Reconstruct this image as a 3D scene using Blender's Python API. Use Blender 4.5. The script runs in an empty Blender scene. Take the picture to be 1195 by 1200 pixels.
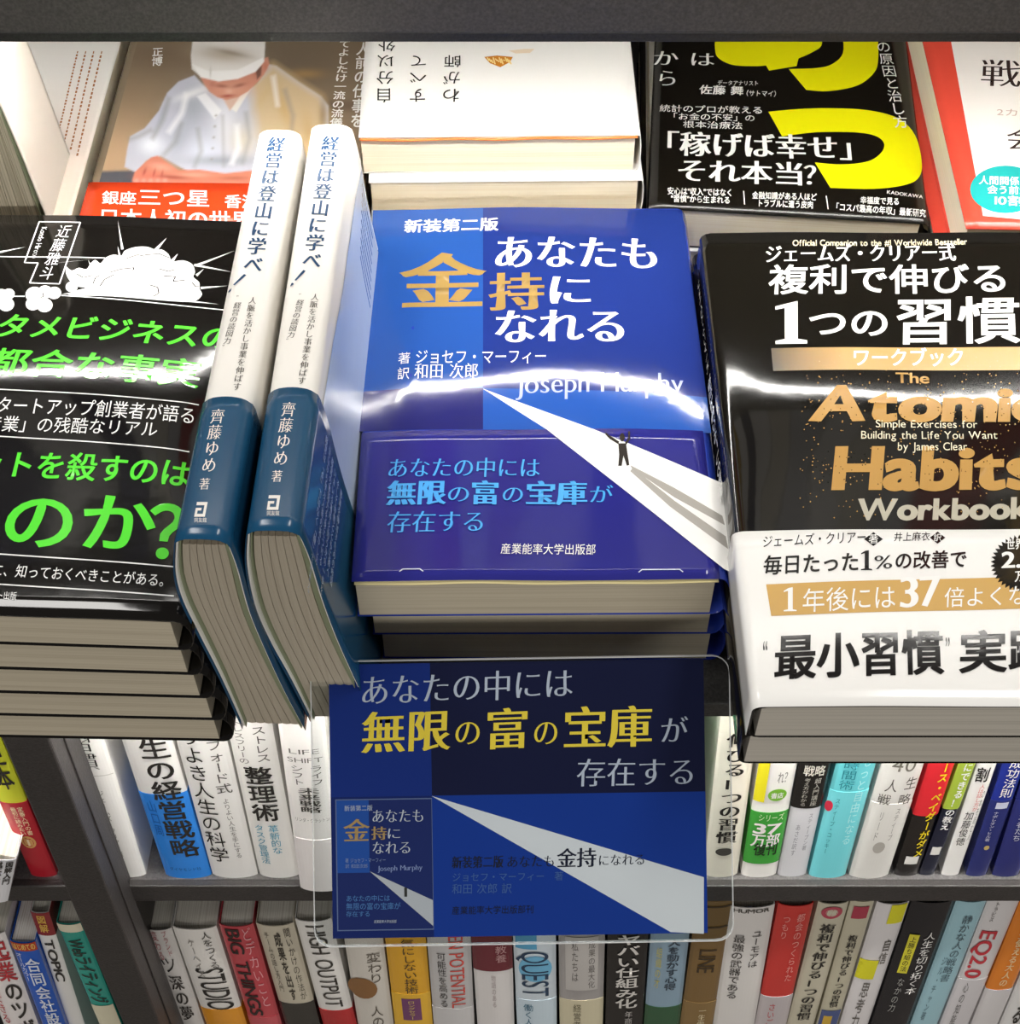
import bpy, math, random
import numpy as np
from mathutils import Matrix, Vector
random.seed(7)
rng = np.random.default_rng(5)
SC = bpy.context.scene
COL = SC.collection
PI = math.pi
# ------------------------------------------------------------------ camera, world, lights, exposure
FPX = 1780.0; IW, IH = 1195, 1200
TH_W = math.radians(47.0)            # camera looks 47 degrees below the horizon
TAU = math.radians(5.0)              # display deck slopes 5 degrees down towards the customer
CAM = Vector((0, 0, 1.40)); HC = 0.4187   # camera height over the centre cover (deck frame)
cd = bpy.data.cameras.new('camera'); cam = bpy.data.objects.new('camera', cd); COL.objects.link(cam)
cd.sensor_fit = 'HORIZONTAL'; cd.sensor_width = 36; cd.lens = 36*FPX/IW
cd.clip_start = 0.01; cd.clip_end = 50
cam.location = CAM; cam.rotation_euler = (PI/2-TH_W, 0, 0)
SC.camera = cam
SC.view_settings.view_transform = 'Standard'; SC.view_settings.look = 'None'
SC.view_settings.gamma = 1; SC.view_settings.use_curve_mapping = False
SC.view_settings.exposure = 0.0
w = bpy.data.worlds.new('shop_air'); SC.world = w; w.use_nodes = True
w.node_tree.nodes['Background'].inputs[0].default_value = (1.0, .96, .92, 1)
w.node_tree.nodes['Background'].inputs[1].default_value = 0.09
def area(name, loc, rot, sx, sy, power, col=(1, .97, .93)):
    l = bpy.data.lights.new(name, 'AREA'); l.shape = 'RECTANGLE'; l.size = sx; l.size_y = sy
    l.energy = power; l.color = col
    o = bpy.data.objects.new(name, l); COL.objects.link(o); o.location = loc; o.rotation_euler = rot
area('ceiling_lamp', (-.7, .10, 2.75), (0, 0, 0), .3, 1.0, 15)
area('ceiling_lamp', (.7, .10, 2.75), (0, 0, 0), .3, 1.0, 15)
area('facing_shelf_lamp', (0, -1.6, 1.15), (math.radians(82), 0, 0), 2.4, .25, 18)
LED1, LED2, LED3 = 112.0, 26.0, 170.0
DM = Matrix.Translation(CAM) @ Matrix.Rotation(TAU, 4, 'X') @ Matrix.Translation((0, 0, -HC))
ZD = -.064                            # deck surface in the deck frame
# ------------------------------------------------------------------ pixel rays
def ray(px, py, th):
    c, s = math.cos(th), math.sin(th)
    a = (px-597.5)/FPX; b = (py-600)/FPX
    return Vector((a, c-b*s, -s-b*c))
def dz(px, py, z):                   # deck frame point at height z
    d = ray(px, py, TH_W+TAU); t = (z-HC)/d.z
    return Vector((d.x*t, d.y*t, z))
def dY(px, py, Y):
    d = ray(px, py, TH_W+TAU); t = Y/d.y
    return Vector((d.x*t, Y, HC+d.z*t))
def wY(px, py, Y):
    d = ray(px, py, TH_W); t = Y/d.y
    return Vector((d.x*t, Y, CAM.z+d.z*t))
# ------------------------------------------------------------------ materials
def lin(h):
    if isinstance(h, str): h = tuple(int(h[i:i+2], 16) for i in (0, 2, 4))
    return tuple(((c/255)/12.92 if c/255 <= .04045 else ((c/255+.055)/1.055)**2.4) for c in h)+(1,)
MC = {}
def newmat(key):
    m = bpy.data.materials.new(key); m.use_nodes = True
    return m, m.node_tree, m.node_tree.nodes['Principled BSDF']
def bump(nt, p, scale, strength, dist, detail=3, stretch=None):
    tc = nt.nodes.new('ShaderNodeTexCoord'); n = nt.nodes.new('ShaderNodeTexNoise')
    n.inputs['Scale'].default_value = scale; n.inputs['Detail'].default_value = detail
    if stretch:
        mp = nt.nodes.new('ShaderNodeMapping'); mp.inputs['Scale'].default_value = stretch
        nt.links.new(tc.outputs['Object'], mp.inputs[0]); nt.links.new(mp.outputs[0], n.inputs['Vector'])
    else: nt.links.new(tc.outputs['Object'], n.inputs['Vector'])
    b = nt.nodes.new('ShaderNodeBump'); b.inputs['Strength'].default_value = strength; b.inputs['Distance'].default_value = dist
    nt.links.new(n.outputs['Fac'], b.inputs['Height']); nt.links.new(b.outputs[0], p.inputs['Normal'])
    return n
def ink(c, rough=.08, wave=1.0, metal=0.0):
    """glossy laminated print of one colour"""
    k = (c if isinstance(c, str) else tuple(c), rough, wave, metal)
    if k in MC: return MC[k]
    m, nt, p = newmat('print_gloss' if rough < .3 else 'print_matt'); 
    p.inputs['Base Color'].default_value = lin(c); p.inputs['Roughness'].default_value = rough
    p.inputs['Metallic'].default_value = metal
    p.inputs['Specular IOR Level'].default_value = .5 if rough < .3 else .2
    if wave: bump(nt, p, 20, .30*wave, .0007, 4)
    MC[k] = m; return m
def fade(c0, c1, axis, a, b, rough=.08, wave=1.0):
    """printed gradient between two inks along a local axis"""
    m, nt, p = newmat('print_gradient')
    tc = nt.nodes.new('ShaderNodeTexCoord'); s = nt.nodes.new('ShaderNodeSeparateXYZ')
    mr = nt.nodes.new('ShaderNodeMapRange'); mx = nt.nodes.new('ShaderNodeMix'); mx.data_type = 'RGBA'
    nt.links.new(tc.outputs['Object'], s.inputs[0]); nt.links.new(s.outputs[axis], mr.inputs['Value'])
    mr.inputs['From Min'].default_value = a; mr.inputs['From Max'].default_value = b
    nt.links.new(mr.outputs[0], mx.inputs[0])
    mx.inputs[6].default_value = lin(c0); mx.inputs[7].default_value = lin(c1)
    nt.links.new(mx.outputs[2], p.inputs['Base Color']); p.inputs['Roughness'].default_value = rough
    if wave: bump(nt, p, 20, .30*wave, .0007, 4)
    return m
def pages(c='BDB39D', axis=2, c2='ADA28D'):
    k = ('pages', c, axis, c2)
    if k in MC: return MC[k]
    m, nt, p = newmat('page_edges')
    tc = nt.nodes.new('ShaderNodeTexCoord'); mp = nt.nodes.new('ShaderNodeMapping')
    sc = [6, 6, 6]; sc[axis] = 1700; mp.inputs['Scale'].default_value = sc
    n = nt.nodes.new('ShaderNodeTexNoise'); n.inputs['Scale'].default_value = 1; n.inputs['Detail'].default_value = 3
    r = nt.nodes.new('ShaderNodeValToRGB'); r.color_ramp.elements[0].position = .30; r.color_ramp.elements[1].position = .55
    r.color_ramp.elements[0].color = lin(c2); r.color_ramp.elements[1].color = lin(c)
    nt.links.new(tc.outputs['Object'], mp.inputs[0]); nt.links.new(mp.outputs[0], n.inputs['Vector'])
    nt.links.new(n.outputs['Fac'], r.inputs[0]); nt.links.new(r.outputs[0], p.inputs['Base Color'])
    b = nt.nodes.new('ShaderNodeBump'); b.inputs['Strength'].default_value = .2; b.inputs['Distance'].default_value = .0002
    nt.links.new(n.outputs['Fac'], b.inputs['Height']); nt.links.new(b.outputs[0], p.inputs['Normal'])
    p.inputs['Roughness'].default_value = .85; MC[k] = m; return m
def coated(c, rough, spec=.5, sc=900, st=.35):
    m, nt, p = newmat('powder_coated_steel')
    p.inputs['Base Color'].default_value = lin(c); p.inputs['Roughness'].default_value = rough
    p.inputs['Specular IOR Level'].default_value = spec
    n = bump(nt, p, sc, st, .0006, 4)
    mx = nt.nodes.new('ShaderNodeMix'); mx.data_type = 'RGBA'; r = nt.nodes.new('ShaderNodeMapRange')
    r.inputs['From Min'].default_value = .35; r.inputs['From Max'].default_value = .75
    nt.links.new(n.outputs['Fac'], r.inputs['Value']); nt.links.new(r.outputs[0], mx.inputs[0])
    mx.inputs[6].default_value = lin(c); mx.inputs[7].default_value = tuple(x*1.9 for x in lin(c)[:3])+(1,)
    nt.links.new(mx.outputs[2], p.inputs['Base Color'])
    return m
STEEL = coated('3E3B39', .5); STEEL2 = coated('4E4C4C', .28, .6); STEEL4 = coated('2C2928', .45); STEEL3 = coated('232221', .4)
def emit(col, s):
    m = bpy.data.materials.new('led_glow'); m.use_nodes = True; nt = m.node_tree; nt.nodes.clear()
    e = nt.nodes.new('ShaderNodeEmission'); o = nt.nodes.new('ShaderNodeOutputMaterial')
    e.inputs[0].default_value = col; e.inputs[1].default_value = s; nt.links.new(e.outputs[0], o.inputs[0]); return m
def clear_mat():
    m = bpy.data.materials.new('clear_plastic'); m.use_nodes = True; nt = m.node_tree; nt.nodes.clear()
    o = nt.nodes.new('ShaderNodeOutputMaterial'); t = nt.nodes.new('ShaderNodeBsdfTransparent'); g = nt.nodes.new('ShaderNodeBsdfGlossy')
    f = nt.nodes.new('ShaderNodeFresnel'); mx = nt.nodes.new('ShaderNodeMixShader')
    t.inputs[0].default_value = (.93, .94, .94, 1); g.inputs['Roughness'].default_value = .05; f.inputs[0].default_value = 1.12
    nt.links.new(f.outputs[0], mx.inputs[0]); nt.links.new(t.outputs[0], mx.inputs[1]); nt.links.new(g.outputs[0], mx.inputs[2])
    nt.links.new(mx.outputs[0], o.inputs[0]); return m
CLEAR = clear_mat()
def painted_mat():
    m, nt, p = newmat('printed_picture')
    a = nt.nodes.new('ShaderNodeAttribute'); a.attribute_name = 'print'; nt.links.new(a.outputs['Color'], p.inputs['Base Color'])
    p.inputs['Roughness'].default_value = .25; return m
# ------------------------------------------------------------------ objects
def link(o): COL.objects.link(o); return o
def mesh_obj(name, verts, faces, mats, parent=None, mi=None, smooth=False):
    me = bpy.data.meshes.new(name); me.from_pydata([tuple(v) for v in verts], [], faces)
    for m in (mats if isinstance(mats, (list, tuple)) else [mats]): me.materials.append(m)
    if mi is not None: me.polygons.foreach_set('material_index', mi)
    if smooth: me.polygons.foreach_set('use_smooth', [True]*len(me.polygons))
    me.update()
    o = link(bpy.data.objects.new(name, me))
    if parent: o.parent = parent
    return o
def root(name, label, cat, mat, group=None):
    o = link(bpy.data.objects.new(name, None)); o.empty_display_size = .02
    o.matrix_world = mat; o['label'] = label; o['category'] = cat
    if group: o['group'] = group
    return o
def boxgeo(x0, x1, y0, y1, z0, z1, b=0.0):
    """box whose edges are chamfered by b"""
    if b <= 0:
        v = [(x, y, z) for x in (x0, x1) for y in (y0, y1) for z in (z0, z1)]
        return v, [(0, 1, 3, 2), (4, 6, 7, 5), (0, 4, 5, 1), (2, 3, 7, 6), (0, 2, 6, 4), (1, 5, 7, 3)]
    import bmesh
    bm = bmesh.new(); v, f = boxgeo(x0, x1, y0, y1, z0, z1)
    vs = [bm.verts.new(p) for p in v]
    for q in f: bm.faces.new([vs[i] for i in q])
    bmesh.ops.recalc_face_normals(bm, faces=bm.faces[:])
    bmesh.ops.bevel(bm, geom=bm.edges[:], offset=b, segments=2, affect='EDGES', profile=.5)
    bm.verts.index_update()
    vv = [tuple(p.co) for p in bm.verts]; ff = [[x.index for x in q.verts] for q in bm.faces]; bm.free(); return vv, ff
def box(name, x0, x1, y0, y1, z0, z1, mat, parent=None, b=0.0):
    v, f = boxgeo(x0, x1, y0, y1, z0, z1, b); return mesh_obj(name, v, f, mat, parent)
def sheet(name, P, nu, nv, mat, parent, thick=.0004, smooth=True):
    """P(i,j)->point for a nu x nv grid; given real thickness"""
    v = [P(i/nu, j/nv) for j in range(nv+1) for i in range(nu+1)]
    f = [(j*(nu+1)+i, j*(nu+1)+i+1, (j+1)*(nu+1)+i+1, (j+1)*(nu+1)+i) for j in range(nv) for i in range(nu)]
    o = mesh_obj(name, v, f, mat, parent, smooth=smooth)
    if thick:
        s = o.modifiers.new('thickness', 'SOLIDIFY'); s.thickness = thick; s.offset = -1
    return o
def spline(pts, n):
    out = []
    for i in range(len(pts)-1):
        p0 = pts[max(i-1, 0)]; p1 = pts[i]; p2 = pts[i+1]; p3 = pts[min(i+2, len(pts)-1)]
        for k in range(n):
            t = k/n; out.append(tuple(.5*((2*b)+(-a+c)*t+(2*a-5*b+4*c-d)*t*t+(-a+3*b-3*c+d)*t**3) for a, b, c, d in zip(p0, p1, p2, p3)))
    out.append(tuple(pts[-1])); return out
# ------------------------------------------------------------------ lettering
_fc = bpy.data.curves.new('type', 'FONT'); _fc.resolution_u = 5; _fc.fill_mode = 'FRONT'
_fo = link(bpy.data.objects.new('type', _fc))
GC = {}
def glyph(ch):
    if ch in GC: return GC[ch]
    _fc.body = ch; dg = bpy.context.evaluated_depsgraph_get(); dg.update()
    ev = _fo.evaluated_get(dg); me = ev.to_mesh()
    n = len(me.vertices)
    if n == 0: GC[ch] = None; ev.to_mesh_clear(); return None
    co = np.empty(n*3, 'f'); me.vertices.foreach_get('co', co); co = co.reshape(-1, 3)[:, :2].astype(float)
    me.calc_loop_triangles(); t = np.empty(len(me.loop_triangles)*3, 'i'); me.loop_triangles.foreach_get('vertices', t); t = t.reshape(-1, 3)
    ev.to_mesh_clear()
    a = co[t]; ar = (a[:, 1, 0]-a[:, 0, 0])*(a[:, 2, 1]-a[:, 0, 1])-(a[:, 2, 0]-a[:, 0, 0])*(a[:, 1, 1]-a[:, 0, 1])
    t[ar < 0] = t[ar < 0][:, ::-1]
    key = {}; rep = np.empty(n, int)
    for i, c in enumerate(np.round(co, 4)): rep[i] = key.setdefault(tuple(c), i)
    cnt = {}
    for q in rep[t]:
        for i in range(3):
            e = (q[i], q[(i+1) % 3]); cnt[e] = cnt.get(e, 0)+1
    nor = np.zeros((n, 2))
    for (i, j) in cnt:
        if (j, i) in cnt: continue
        d = co[j]-co[i]; l = np.hypot(*d)
        if l < 1e-6: continue
        m = np.array([d[1], -d[0]])/l; nor[i] += m; nor[j] += m
    l = np.hypot(nor[:, 0], nor[:, 1]); nor /= np.maximum(l, .5)[:, None]
    nor = nor[rep]
    GC[ch] = (co, t, nor, co[:, 0].min(), co[:, 0].max()); return GC[ch]
STY = {'s': (0, 0), 'l': (-.008, -.008), 'b': (.022, .016), 'h': (.034, .024), 'm': (.010, -.017), 'M': (.036, -.004), 'x': (.052, .040), 'K': (.055, .004)}
ROT = set('ー〜「」『』（）()…・') - set('・')
def adv(ch):
    if ch == ' ': return .35
    if ch == '\u3000': return 1.0
    if ord(ch) < 256:
        g = glyph(ch); return (g[4]-g[3])+.09
    return 1.0
def split_long(v, t, maxlen):
    for _ in range(14):
        a = v[t]; e = np.stack([np.hypot(*(a[:, (i+1) % 3]-a[:, i]).T) for i in range(3)], 1)
        k = e.argmax(1); bad = e.max(1) > maxlen
        if not bad.any(): break
        good = t[~bad]; b = t[bad]; kb = k[bad]; r = np.arange(len(b))
        i, j, l = b[r, kb], b[r, (kb+1) % 3], b[r, (kb+2) % 3]
        mid = (v[i]+v[j])/2; mi = len(v)+np.arange(len(b)); v = np.vstack([v, mid])
        t = np.vstack([good, np.stack([i, mi, l], 1), np.stack([mi, j, l], 1)])
    return v, t
def earclip(p):
    from mathutils.geometry import tessellate_polygon
    return np.array(tessellate_polygon([[Vector((x, y, 0)) for x, y in p]]), int)
class Print:
    """flat print: ink shapes collected in sheet coordinates (u, v), laid on surface S(u, v, lift)"""
    def __init__(s, S, uv, maxlen=.006):
        s.S, s.uv, s.ml = S, uv, maxlen; s.V = []; s.T = []; s.M = []; s.n = 0; s.mats = []; s.k = 0; s.base = 1
        s.gl = .08
    def add(s, v, t, mat, layer):
        if isinstance(mat, (str, tuple)): mat = ink(mat, s.gl)
        if mat not in s.mats: s.mats.append(mat)
        v = np.asarray(v, float); t = np.asarray(t, int).reshape(-1, 3)
        v, t = split_long(v, t, s.ml)
        a = v[t]; ar = (a[:, 1, 0]-a[:, 0, 0])*(a[:, 2, 1]-a[:, 0, 1])-(a[:, 2, 0]-a[:, 0, 0])*(a[:, 1, 1]-a[:, 0, 1])
        t[ar < 0] = t[ar < 0][:, ::-1]
        s.k += 1; lift = 5e-5*layer+4e-7*s.k
        s.V += [s.S(x, y, lift) for x, y in v]; s.T.append(t+s.n); s.M += [s.mats.index(mat)]*len(t); s.n += len(v)
    def P(s, p): return np.array(s.uv(*p))
    def poly(s, pts, mat, layer=1, raw=False):
        p = np.array([q if raw else s.P(q) for q in pts]); s.add(p, earclip(p), mat, layer)
    def line(s, a, b, wpx, mat, layer=2, raw=False):
        a, b = (np.array(a), np.array(b)) if raw else (s.P(a), s.P(b)); d = (b-a); l = np.hypot(*d)
        n = np.array([-d[1], d[0]])/l*wpx/2
        s.add(np.array([a-n, b-n, b+n, a+n]), [(0, 1, 2), (0, 2, 3)], mat, layer)
    def disc(s, c, r, mat, layer=2, n=20, ry=None, raw=False):
        pts = [(c[0]+r*math.cos(2*PI*i/n), c[1]+(ry or r)*math.sin(2*PI*i/n)) for i in range(n)]
        s.poly(pts, mat, layer, raw)
    def put(s, ch, o, xv, yv, mat, sty, layer, rot=False, dy=.12):
        g = glyph(ch)
        if g is None: return
        co, t, nor, _, _ = g; ax, ay = STY[sty]
        q = co + nor*np.array([ax, ay])
        if rot:
            c = np.array([.5, .38]); d = q-c; q = np.stack([d[:, 1], -d[:, 0]], 1)+c
        v = o+q[:, :1]*xv+(q[:, 1:]+dy)*yv
        s.add(v, t, mat, layer)
    def text(s, st, a, b, top, mat, sty='s', layer=3, raw=False, cap=False):
        """a, b: ends of the bottom line; top: point above a"""
        if not raw: a, b, top = s.P(a), s.P(b), s.P(top)
        A = sum(adv(c) for c in st); xv = (b-a)/A; yv = top-a; dy = .12
        if cap: yv = yv/.70; dy = 0
        x = 0
        for c in st:
            g = glyph(c) if c not in ' \u3000' else None
            if g is not None: s.put(c, a+xv*(x-(g[3]-.045 if ord(c) < 256 else 0)), xv, yv, mat, sty, layer, dy=dy)
            x += adv(c)
    def vtext(s, st, a, b, wpx, mat, sty='s', layer=3, raw=False):
        """column from top centre a to bottom centre b, wpx wide in sheet units if raw else photo px"""
        if not raw:
            c = (a[0]+wpx, a[1]); wv = s.P(c)-s.P(a); a, b = s.P(a), s.P(b); wv = np.hypot(*wv)
        else: wv = wpx
        n = len(st); d = (b-a)/n; l = np.hypot(*d); yv = -d; xv = np.array([-d[1], d[0]])/l*wv
        for i, c in enumerate(st):
            if c in ' \u3000': continue
            o = a+d*(i+1)-xv/2
            if c in '、。': o = o+xv*.6-d*.6
            s.put(c, o, xv, yv, mat, sty, layer, rot=c in ROT)
    def down(s, st, a, b, wv, mat, sty='s', layer=3):
        """latin line turned to run down the spine (sheet coordinates)"""
        a, b = np.array(a, float), np.array(b, float); d = b-a; n = np.array([-d[1], d[0]])/np.hypot(*d)
        s.text(st, a-n*wv/2, b-n*wv/2, a+n*wv/2, mat, sty, layer, raw=True, cap=True)
    def build(s, name, parent):
        if not s.n: return None
        return mesh_obj(name, s.V, np.vstack(s.T).tolist(), s.mats, parent, mi=s.M, smooth=True)
# ------------------------------------------------------------------ lying books
def lying(label, c0, yaw, W, L, T, wrap, cmat, pmat, group, bow=None, cat='book', S0=None, inner=None, name='paperback_book', rr=None, e=.0005):
    """c0 = front-left corner of the book in the deck frame with z of its TOP cover"""
    M = DM @ Matrix.Translation((c0[0], c0[1], c0[2]-T)) @ Matrix.Rotation(yaw, 4, 'Z')
    r = root(name, label, cat, M, group)
    bw = bow or (lambda u, v: 0.0)
    rr = rr or min(.004, T*.3)
    prof = []   # (u, z, is_top)
    n1 = 22
    if wrap == 'R': 
        prof = [(W*i/n1*(1-rr/W), T) for i in range(n1+1)]
        prof += [(W-rr+rr*1.15*math.sin(a), T/2+(T/2)*math.cos(a)) for a in [PI*i/8 for i in range(1, 8)]]
        prof += [(W-rr, 0), (0, 0)]
    else:
        prof = [(W-(W-rr)*i/n1, T) for i in range(n1+1)]
        q = .0035
        prof += [(rr*(1-math.sin(a)), T-q+q*math.cos(a)) for a in (PI/6, PI/3, PI/2)]
        prof += [(0, T*.5), (0, q)]+[(rr*(1-math.sin(a)), q-q*math.cos(a)) for a in (PI/3, PI/6, 0)]
        prof += [(W, 0)]
    nu = len(prof)-1
    def P(a, b):
        i = int(round(a*nu)); u, z = prof[i]; v = b*L
        return (u, v, z+(bw(u, v)*(1 if i <= n1 else 0)))
    if wrap == 'R': sheet('cover', P, nu, 24, cmat, r, .0003)
    else:
        o = sheet('cover', P, nu, 24, cmat, r, .0003)
        o.modifiers[0].offset = 1
    # page block
    u0, u1 = (.0008, W-rr-.0015) if wrap == 'R' else (rr*.6, W-.0008)
    nb = 10; v = []; f = []
    for k, (y) in enumerate((.0004, L-.0006)):
        for i in range(nb+1):
            u = u0+(u1-u0)*i/nb
            v.append((u, y, e)); v.append((u, y, T-e+bw(u, y)))
    s = 2*(nb+1)
    for i in range(nb):
        a = 2*i; f += [(a, a+2, a+3, a+1), (s+a, s+a+1, s+a+3, s+a+2), (a+1, a+3, s+a+3, s+a+1), (a, s+a, s+a+2, a+2)]
    f += [(0, 1, s+1, s), (2*nb, s+2*nb, s+2*nb+1, 2*nb+1)]
    mesh_obj('page_block', v, f, pmat, r)
    if inner:   # card cover under the jacket, edge showing at the front
        sheet('card_cover', lambda a, b: (.0005+(W-rr-.001)*a, -.0008+(L-.001)*b, T-.0009+bw((W-rr)*a, L*b)-.0006*math.sin(a*PI*3)**2*(b < .01)), 20, 8, inner, r, .0003)
    Mi = (Matrix.Translation((c0[0], c0[1], c0[2])) @ Matrix.Rotation(yaw, 4, 'Z')).inverted()
    def uv(px, py):
        p = Mi @ dz(px, py, c0[2]); return (p.x, p.y)
    def S(u, v, h): return (u, v, T+bw(u, v)+h)
    return r, Print(S, uv), uv
WHITE = 'F4F3EF'; CREAM = 'E6DCC4'
PG = pages(); PGC = pages('FBF1D8', 2, 'F3E5C6'); PGW = pages('EDE8DC', 2, 'DDD5C6')
# ---- the bookcase -------------------------------------------------------------
def dbox(name, x0, x1, y0, y1, z0, z1, mat, parent, b=0):
    o = box(name, x0, x1, y0, y1, z0, z1, mat, parent, b); o.matrix_world = DM.copy(); return o
case = root('bookcase', 'black steel bookcase with sloping display deck and shelves of upright books', 'bookcase', Matrix.Translation((0, .6, 0)))
def cbox(name, x0, x1, y0, y1, z0, z1, mat, b=0):
    o = box(name, x0, x1, y0-.6, y1-.6, z0, z1, mat, case, b); return o
def cdbox(name, x0, x1, y0, y1, z0, z1, mat, b=0):
    v, f = boxgeo(x0, x1, y0, y1, z0, z1, b); M = case.matrix_world.inverted() @ DM
    M = Matrix.Translation((0, -.6, 0)) @ DM
    return mesh_obj(name, [M @ Vector(p) for p in v], f, mat, case)
ZS1 = wY(600, 1024, .415).z; ZS2 = ZS1-.262; YB = .415; YE = .4088
cdbox('display_deck', -.62, .62, .288, .80, ZD-.010, ZD, STEEL, .0008)
for zz in (.0993, .3213):
    cdbox('upper_shelf', -.62, .62, .461, .80, zz+.0135+.0035, zz+.0175+.0035, STEEL, .0006)
    cdbox('shelf_lip', -.62, .62, .459, .4615, zz+.004, zz+.0210, STEEL, .0006)
    cdbox('edge_trim', -.62, .62, .4594, .4615, zz, zz+.0039, STEEL3, .0003)
cbox('shelf', -.62, .62, YE, .70, ZS1-.004, ZS1, STEEL2, .0006)
cbox('shelf_lip', -.62, .62, YE-.0015, YE+.003, ZS1-.016, ZS1+.0003, STEEL4, .0008)
cbox('shelf', -.62, .62, YE, .70, ZS2-.004, ZS2, STEEL4, .0006)
cbox('shelf_lip', -.62, .62, YE-.0015, YE+.003, ZS2-.016, ZS2+.0003, STEEL4, .0008)
cbox('back_panel', -.62, .62, .80, .805, .05, 2.0, STEEL)
ux0 = wY(76, 1040, .385).x; ux1 = wY(125, 1040, .385).x
cbox('upright', ux0, ux1, .385, .80, .05, .915, STEEL4, .001)
cbox('upright_channel', ux1, ux1+.0008, .397, .408, .05, .91, STEEL4, .0006)
def led(y, z, s, wd=.010):
    cdbox('lamp_housing', -.6, .6, y-wd*.5, y+wd*.8, z, z+.0045, STEEL, 0)
    cdbox('lamp_strip', -.6, .6, y-wd/2, y+wd/2, z-.001, z, emit((1, .97, .92, 1), s), 0)
led(.4641, .1010, LED1, .0030); led(.4645, .323, LED2, .0045); led(.343, ZD-.0165, LED3, .008)
# ---- the setting --------------------------------------------------------------
def struct(o): o['kind'] = 'structure'; return o
FL = ink('6E675F', .5, 0)
struct(box('floor', -3, 3, -3, 1.2, -.05, 0, FL)); struct(box('wall_back', -3, 3, 1.2, 1.25, 0, 2.8, ink('B8B2A8', .8, 0)))
# ================================================================= centre stack
NAVY = '2B3AA5'
c0 = dz(413, 681, 0); yaw = math.radians(.5)
def bowC(u, v):
    x = u/.128; y = v/.188
    return .0016*math.sin(PI*min(max(x, 0), 1))**.8*(0.6+.4*math.sin(PI*min(max(y, 0), 1)))*min(1, y*6+.15) + .0005*math.sin(7*x+5*y)*math.sin(PI*min(max(x,0),1)) + .0015*math.exp(-((v-.109+.004*math.sin(6*x))/.03)**2)*min(1, max(0, x*8))*min(1, max(0, (1-x)*8))
r, p, uv = lying('glossy deep blue book with gold kanji and white light beam, topmost of centre stack', c0, yaw, .1283, .188, .0213, 'R',
    ink('2A40A4'), PG, 'blue books of the centre stack', bow=bowC, inner=ink('E8D9A0', .6, 0))
p.poly([(437, 246.5), (566, 246.5), (566, 459), (425, 459)], fade('264E9C', '2A56A0', 1, .05, .19), 1)
p.poly([(566, 246.5), (799, 246.5), (828, 466), (566, 459)], fade('22327E', '22367E', 1, .05, .19), 1)
p.poly([(425, 459), (566, 459), (566, 506), (421, 506)], '24256C', 1)
p.poly([(566, 459), (828, 466), (833, 508), (566, 506)], '2556AE', 1)
GOLD = ink('A6874C', .22, 1)
p.text('新装第二版', (473, 274), (584, 274), (474, 258), WHITE, 'h')
p.text('あなたも', (576, 321), (775, 320), (578, 278), WHITE, 'M')
p.text('金', (468, 368), (568, 368), (471, 296), GOLD, 'K')
p.text('持', (573, 371), (638, 371), (574, 322), GOLD, 'K')
p.text('に', (638, 366), (696, 366), (640, 324), WHITE, 'M')
p.text('なれる', (576, 411), (737, 411), (578, 366), WHITE, 'M')
p.text('著', (466, 431), (481, 431), (467, 417), WHITE, 's'); p.text('ジョセフ・マーフィー', (486, 432), (641, 433), (487, 414), WHITE, 's')
p.text('訳', (465, 449), (480, 449), (466, 434), WHITE, 's'); p.text('和田 次郎', (485, 449), (561, 449), (486, 430), WHITE, 'm')
p.text('Joseph Murphy', (603, 466), (802, 463), (604, 443), 'B9C6F0', 'm', cap=True)
p.poly([(566, 460), (833, 548), (833, 508), (660, 506)][:1]+[(640, 506), (694, 506)], WHITE, 2)
p.build('cover_print', r)
# paper band (obi) with its own print
vb = uv(600, 506)[1]
band = sheet('paper_band', lambda a, b: (.1283*.97*a-.0003, -.0004+vb*b, .0213+bowC(.1283*a, max(vb*b, 0))+.00035), 26, 14, ink('2B2B80'), r, .0002)
S0 = p.S
q = Print(lambda u, v, h: (u, v, .0213+bowC(u, v)+.0006+h), uv)
q.poly([(640, 507), (694, 507), (847, 568), (856, 672), (848, 668)], WHITE, 1)
SKY = '4FA8EC'
q.text('あなたの中には', (452, 564), (633, 564), (455, 539), SKY, 'm')
q.text('無限', (452, 596), (522, 596), (455, 565), SKY, 'K'); q.text('の', (522, 594), (551, 594), (524, 571), SKY, 'm')
q.text('富', (551, 596), (585, 596), (552, 566), SKY, 'K'); q.text('の', (586, 594), (614, 594), (588, 571), SKY, 'm')
q.text('宝庫', (615, 596), (688, 596), (616, 566), SKY, 'K'); q.text('が', (689, 594), (718, 594), (690, 571), SKY, 'm')
q.text('存在する', (452, 628), (569, 628), (455, 601), SKY, 'm')
q.text('産業能率大学出版部', (586, 652), (698, 652), (587, 639), WHITE, 's')
q.poly([(738, 549), (790, 575), (846, 606), (849, 617), (790, 586), (740, 553)], 'A9A59E', 2)
q.poly([(741, 552), (790, 590), (850, 630), (853, 645), (785, 597), (738, 556)], 'A9A59E', 2)
MAN = '3A3530'
q.poly([(724, 524), (733, 524), (735, 537), (737, 549), (734, 550), (730, 538), (728, 550), (724, 550), (725, 537)], MAN, 3)
q.disc((728.5, 517), 3, MAN, 3, 10, 5)
q.poly([(724, 525), (725, 522), (714, 515), (709, 511), (709, 514), (714, 519)], MAN, 3); q.poly([(732, 523), (733, 526), (738, 519), (737.5, 510), (735.5, 510), (735.5, 518)], MAN, 3)
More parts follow.
